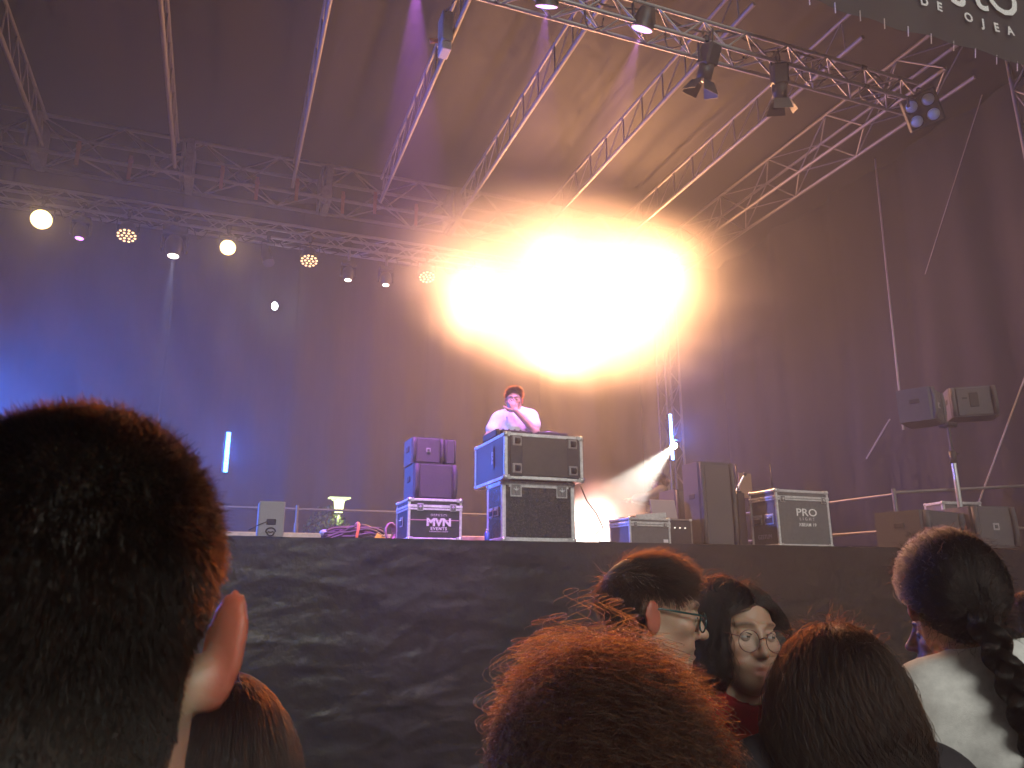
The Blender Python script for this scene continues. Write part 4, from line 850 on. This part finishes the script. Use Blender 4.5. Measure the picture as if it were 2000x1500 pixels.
def curves_obj(name, pts, rad, m, parent):
    """pts: (strands, points, 3)"""
    n, k, _ = pts.shape; c = bpy.data.hair_curves.new(name); c.add_curves([k]*n)
    c.attributes['position'].data.foreach_set('vector', pts.astype(np.float32).ravel())
    ra = c.attributes.get('radius') or c.attributes.new('radius', 'FLOAT', 'POINT')
    ra.data.foreach_set('value', np.tile(rad*np.concatenate([np.ones(k-2), [.75, .25]]), n).astype(np.float32))
    c.materials.append(m); o = bpy.data.objects.new(name, c); C.objects.link(o); o.parent = parent; return o
def sample_roots(o, HC, M, n, keep, seed):
    g = np.random.default_rng(seed); me = o.data; me.calc_loop_triangles(); nt = len(me.loop_triangles)
    T = np.zeros(nt*3, np.int32); me.loop_triangles.foreach_get('vertices', T); T = T.reshape(-1, 3)
    co = np.zeros(len(me.vertices)*3, np.float32); me.vertices.foreach_get('co', co); co = co.reshape(-1, 3).astype(float); H_ = (co-HC) @ M
    ok = keep(H_)[T].all(1); T = T[ok]; a, b, c = H_[T[:, 0]], H_[T[:, 1]], H_[T[:, 2]]; cr_ = np.cross(b-a, c-a); ar = np.linalg.norm(cr_, axis=1)
    i = g.choice(len(T), n, p=ar/ar.sum()); u, v = g.random(n), g.random(n); f = u+v > 1; u[f], v[f] = 1-u[f], 1-v[f]
    p = a[i]+(b-a)[i]*u[:, None]+(c-a)[i]*v[:, None]
    q = p-np.array((0, .012, .0)); N = q/np.array((.075, .1, .1))**2; N /= np.linalg.norm(N, axis=1)[:, None]      # smooth outward direction
    return p, N, g
def unit(v): return v/(np.linalg.norm(v, axis=-1, keepdims=True)+1e-9)
def push_out(p, r=(.079, .102, .098), c=(0, .012, .022)):
    q = (p-np.array(c))/np.array(r); l = np.linalg.norm(q, axis=1); k = l < 1; p = p.copy(); p[k] = np.array(c)+(q[k]/l[k][:, None])*np.array(r); return p
def grow_hair(o, HC, M, hr):
    st = hr['style']; n = hr.get('n', 14000); L = hr.get('len', .012); rad = hr.get('rad', .00022); up = np.array((0, 0, 1.)) @ M   # world up in head space
    p, N, g = sample_roots(o, HC, M, n, lambda h: scalp_mask(h, st), hr.get('seed', 1)); pts = [p]
    if st in ('short', 'nape'):
        fade = np.clip((p[:, 2]+.085)/.13, .22, 1); comb = np.array(hr.get('comb', (0, .25, -.55)))
        top = np.clip((p[:, 2]-.03)/.06, 0, 1)[:, None]; cb = comb*(1-top)+np.array(hr.get('combtop', (.2, -.5, .1)))*top
        d = unit(N*hr.get('lift', .55)+cb+g.normal(0, .22, p.shape)); l = L*fade*g.uniform(.7, 1.2, n)*(1+top[:, 0]*hr.get('top', .5))
        for k in (1, 2, 3): d = unit(d+cb*.18+g.normal(0, .08, p.shape)); p = p+d*(l/3)[:, None]; pts.append(p)
    elif st == 'curly':
        ng = hr.get('locks', 420); gi = g.choice(n, ng); G0 = p[gi]; own = np.argmin(((p[:, None, :]-G0[None])**2).sum(-1), 1) if n*ng < 9e6 else g.integers(0, ng, n)
        ph = g.uniform(0, 6.28, ng)[own]; fr = g.uniform(2.5, 5.5, ng)[own]; am = g.uniform(.007, .016, ng)[own]*hr.get('curl', 1); Ln = (L*g.uniform(.45, 1.5, ng))[own]*g.uniform(.85, 1.1, n)*np.clip((p[:, 1]+.115)/.11, .30, 1)
        dirg = unit(N[gi]+g.normal(0, .35, (ng, 3))+np.array((0, 0, .15)))[own]; x = unit(np.cross(dirg, np.array((.3, .2, .9)))); y = np.cross(dirg, x); K = 16; c = p.copy(); d = dirg.copy()
        jit = g.normal(0, .0014, p.shape)
        for k in range(1, K):
            t = k/(K-1); d = unit(d-up*hr.get('sag', .16)*(1+t)); c = push_out(c+d*(Ln/K)[:, None]); a = ph+fr*6.28*t; w = (am*min(1, t*3))[:, None]
            pts.append(c+(x*np.cos(a)[:, None]+y*np.sin(a)[:, None])*w+jit*t)
    elif st == 'long':
        part = hr.get('part', 0); sgn = np.sign(p[:, 0]-part); sgn[sgn == 0] = 1; sgn = sgn*np.clip((.06-p[:, 1])/.08, .0, 1); K = 18; ng = 500; own = g.integers(0, ng, n)
        own = (np.floor((np.arctan2(p[:, 0], p[:, 1])+3.2)*38)+np.floor(p[:, 2]*120)*7).astype(int) % ng
        ph = g.uniform(0, 6.28, ng)[own]; wv = hr.get('wave', .004)*g.uniform(.5, 1.4, ng)[own]; fr = g.uniform(1.5, 3.2, ng)[own]*hr.get('freq', 1)
        Ln = L*g.uniform(.75, 1.1, n); d = unit(N*.42+np.stack([sgn*.55, np.full(n, hr.get('back', .25)), np.zeros(n)], 1)+g.normal(0, .07, p.shape)); vol = hr.get('vol', 1.1)
        for k in range(1, K):
            t = k/(K-1); d = unit(d-up*.62+np.stack([sgn*.02, np.full(n, .02), np.zeros(n)], 1)+g.normal(0, .03, p.shape))
            p = push_out(p+d*(Ln/K)[:, None], (.079*vol, .104*vol, .1*vol)); face_z = (p[:, 1] < -.055) & (np.abs(p[:, 0]) < .066) & (p[:, 2] < .06)
            p[face_z, 0] = np.sign(p[face_z, 0]+1e-6)*np.maximum(np.abs(p[face_z, 0]), .062); p[face_z, 1] += .012
            low = p[:, 2] < -.1; p[low, 1] = np.maximum(p[low, 1], hr.get('fall', -.04))
            pts.append(p+np.stack([np.cos(ph+fr*6.28*t), np.sin(ph+fr*6.28*t), np.zeros(n)], 1)*(wv*min(1, 2*t))[:, None])
    elif st == 'tied':
        gp_ = np.array(hr.get('gather', (0, .105, -.02))); K = 10; loose = (g.random(n) < hr.get('loose', .06))
        p0 = p.copy(); bulge = g.uniform(.3, 1, n)
        for k in range(1, K):
            t = k/(K-1); q = p0*(1-t)+gp_*t; q = push_out(q, (.080, .103, .1)); q = q+unit(q-np.array((0, .01, .02)))*(hr.get('puff', .012)*math.sin(math.pi*t)*bulge+.004)[:, None]+g.normal(0, hr.get('messy', .003), p.shape)
            if k: q[loose] = (pts[-1][loose]+unit(N[loose]*.9+g.normal(0, .6, (loose.sum(), 3))-up*.25*t)*.006)
            pts.append(q)
    P = np.stack(pts, 1); P = P @ M.T+HC
    curves_obj('hair', P, rad, HAIRS[hr['col']], o)
    if hr.get('fly'):
        nf = hr['fly']; p, N, g = sample_roots(o, HC, M, nf, lambda h: scalp_mask(h, st) & (h[:, 2] > .0), 77); d = unit(N+g.normal(0, .5, p.shape)); q = [p+N*hr.get('flyoff', .0)]; l = g.uniform(.02, .06, nf)*hr.get('flylen', 1)
        for k in range(6): d = unit(d+g.normal(0, .25, p.shape)-up*.12); q.append(q[-1]+d*(l/6)[:, None])
        curves_obj('stray_hair', np.stack(q, 1) @ M.T+HC, rad*.8, HAIRS[hr['col']], o)
# ------------------------------------------------------------------ the crowd
person('man with short clipped dark hair and a red glowing ear, seen from behind', (-.077, .507, 1.595), -27, skin=(.50, .33, .24), shirt=(.04, .04, .05), head_rot=(0, 4, -3), fine=.0034, ear=1.0, face=0, detail=False,
       hair=dict(style='nape', col='black', n=60000, len=.0115, rad=.00016, top=.25, comb=(0, .2, -.75), combtop=(.12, .55, -.1), lift=.36, seed=3, scalp=.95))
person('short person with smooth brown hair behind the big red ear', (.030, 1.20, 1.375), -22, shirt=(.05, .03, .03), face=0, detail=False, female=True,
       hair=dict(style='long', col='brown', n=15000, len=.30, rad=.0003, part=.0, wave=.002, back=.5, vol=1.1, seed=5))
person('person with a mop of reddish curly hair looking away past the short-haired man', (.428, .900, 1.398), -72, head_rot=(0, 6, 0), skin=(.46, .29, .22), shirt=(.05, .04, .05), female=True,
       hair=dict(style='curly', col='auburn', n=40000, len=.112, rad=.00019, locks=420, curl=1.2, sag=.20, seed=6, fly=900))
person('smiling young man in dark-framed glasses turned in profile to the woman beside him', (.885, 1.505, 1.562), 86, head_rot=(0, 8, 0), skin=(.44, .28, .20), shirt=(.05, .05, .06), mouth_open=.6, face=1.05, glasses=(mat('dark_teal_frame', (.02, .06, .06), .25, spec=.7), .021, .0019),
       hair=dict(style='short', col='brown', n=20000, len=.030, rad=.00024, top=.8, comb=(0, .1, -.85), combtop=(.15, -.95, -.1), lift=.32, seed=7, fly=250, flylen=.5))
e_sh = dict(L=((.23, -.12, 1.07), (.0, -.21, 1.225)))
person('young woman in thin round glasses and red top with long dark hair', (1.150, 1.566, 1.508), 165, head_rot=(0, 2, 3), skin=(.43, .27, .195), shirt=(.42, .02, .025), female=True, mouth_open=.9, glasses=(mat('thin_rose_frame', (.16, .06, .06), .3, .4), .0255, .0010), arms=e_sh, hands=dict(L=dict(f=(-.12, .05, 1), n=(0, 1, 0), curl=14, side=1, spread=1.3)),
       hair=dict(style='long', col='black', n=20000, len=.40, rad=.00028, part=.012, wave=.012, freq=1.5, back=.12, vol=1.04, seed=8, fly=500, gaze=(.45, -1, .02)))
person('person with long loose dark hair from behind, in front of the woman in red', (1.125, 1.236, 1.428), 14, shirt=(.03, .025, .03), face=0, detail=False, female=True,
       hair=dict(style='long', col='brown', n=24000, len=.46, rad=.0003, part=.0, wave=.014, freq=1.8, back=.42, vol=1.02, seed=9, fly=900, fall=.02))
g_ = person('woman in a white shirt with dark hair drawn into a thick braid, seen from behind', (1.44, 1.230, 1.590), 8, head_rot=(0, 6, 4), body_rot=-8, body_off=(-.075, .03), skin=(.52, .35, .26), shirt=(.74, .74, .72), sleeve=1.7, female=True,
       hair=dict(style='tied', col='black', n=38000, rad=.00026, gather=(.0, .112, -.035), puff=.02, loose=.02, seed=10, fly=900, flylen=1.0))
gb = np.random.default_rng(21); P = []
for k in range(3):
    for q in range(650):
        r_ = .0155*math.sqrt(gb.random()); aa = gb.uniform(0, 6.28); row = []; u0 = gb.uniform(0, .3); lg = gb.uniform(.55, .75)
        for i in range(30):
            u = min(1.06, u0+lg*i/29*1.05); a = 2*math.pi*k/3+u*17; tp = 1-.3*min(1, u)
            row.append((-.075*u+.019*math.sin(a)*tp+r_*math.cos(aa)*tp, .122+.045*math.sin(min(1, u*2)*1.57)+.011*math.sin(2*a)+r_*math.sin(aa)*tp, 1.575-.40*u))
        P.append(row)
curves_obj('braid', np.array(P)+gb.normal(0, .0007, (len(P), 30, 3)), .00032, HAIRS['black'], g_)
t = thing('backpack', 'black bag with crossing straps on the white-shirted woman', 'bag', (1.44, 1.230, 0), g_.rotation_euler.z)
BK = mat('black_webbing', (.018, .018, .02), .7)
for pts in ([(-.24, .11, 1.42), (-.23, .162, 1.30), (-.19, .186, 1.18), (-.13, .20, 1.05)], [(-.07, .19, 1.20), (-.15, .196, 1.17), (-.25, .172, 1.14)], [(-.12, .196, 1.24), (-.18, .196, 1.14), (-.23, .176, 1.04)]):
    m_ = MB(); w = .024
    V = []
    for p in pts: V += [(p[0]-w, p[1], p[2]-.006), (p[0]+w, p[1], p[2]+.006), (p[0]+w, p[1]+.006, p[2]+.006), (p[0]-w, p[1]+.006, p[2]-.006)]
    m_.add(V, [(4*i+j, 4*i+(j+1) % 4, 4*i+4+(j+1) % 4, 4*i+4+j) for i in range(len(pts)-1) for j in range(4)]); m_.build('strap', BK, t)
MB().box((-.18, .20, .93), (.28, .1, .3), bev=.04).build('pouch', BK, t)
person('person in profile mostly hidden behind the white-shirted woman', (1.80, 1.53, 1.49), -62, skin=(.40, .22, .15), shirt=(.06, .05, .05),
       hair=dict(style='short', col='black', n=9000, len=.03, rad=.0003, top=.8, seed=12))
person('person at the crowd edge whose cheek shows past the white shirt', (2.31, 1.709, 1.470), -45, skin=(.44, .27, .2), shirt=(.08, .08, .09), female=True,
       hair=dict(style='long', col='brown', n=9000, len=.3, rad=.00035, wave=.006, back=.35, seed=13, fly=300))
# ------------------------------------------------------------------ on the stage
dj = person('disc jockey in a white t-shirt behind the stacked cases, hand raised to the mouth', (2.735, 7.16, 3.465), 180+16, ground=SZ+.002, skin=(.50, .31, .24), shirt=(.78, .78, .78), trousers=(.03, .03, .04), sleeve=.55, head_rot=(14, 10, 0), fine=.006,
       arms=dict(L=((.25, -.10, 1.14), (.075, -.20, 1.345)), R=((-.25, -.08, 1.12), (-.12, -.30, 1.06))), hands=dict(L=dict(f=(-.35, -.1, .9), n=(-.6, .7, .3), curl=45), R=dict(f=(.4, -.9, -.2), n=(0, 0, -1), curl=20)),
       hair=dict(style='short', col='brown', n=5000, len=.03, rad=.0005, top=.8, seed=14))
j_ = person('seated technician in headphones and a patterned dark jacket behind the low flight case', (5.88, 9.55, 3.02), -72, ground=SZ-.12, skin=(.4, .26, .2), shirt=(.06, .055, .05), sleeve=1.9, fine=.006, seated=True,
       arms=dict(L=((.22, -.14, .98), (.10, -.36, .98)), R=((-.22, -.14, .98), (-.10, -.36, .98))), hands=dict(L=dict(f=(0, -1, 0), n=(0, 0, -1), curl=25), R=dict(f=(0, -1, 0), n=(0, 0, -1), curl=25)),
       hair=dict(style='short', col='black', n=5000, len=.04, rad=.0005, top=.8, seed=15))

hp = MB(); zc = 3.02-(SZ-.12)
hp.tube([(.092*math.cos(a), .005, zc+.02+.105*math.sin(a)) for a in [math.pi*k/14 for k in range(15)]], .009, 6)
for x in (-1, 1): hp.tube([(x*.082, .008, zc-.005), (x*.105, .008, zc-.005)], [.036, .033], 14)
hp.build('headphones', mat('headphone_plastic', (.05, .05, .055), .3), j_)
t = thing('stool', 'low black stool under the seated technician', 'stool', (j_.location.x, j_.location.y, SZ)); MB().tube([(0, 0, .62), (0, 0, .67)], .18, 18).build('seat', RUBBER, t)
for k in range(4): strut('leg', (.1*math.cos(k*1.57+.7), .1*math.sin(k*1.57+.7), .62), (.17*math.cos(k*1.57+.7), .17*math.sin(k*1.57+.7), 0), .012, BLACK, t)
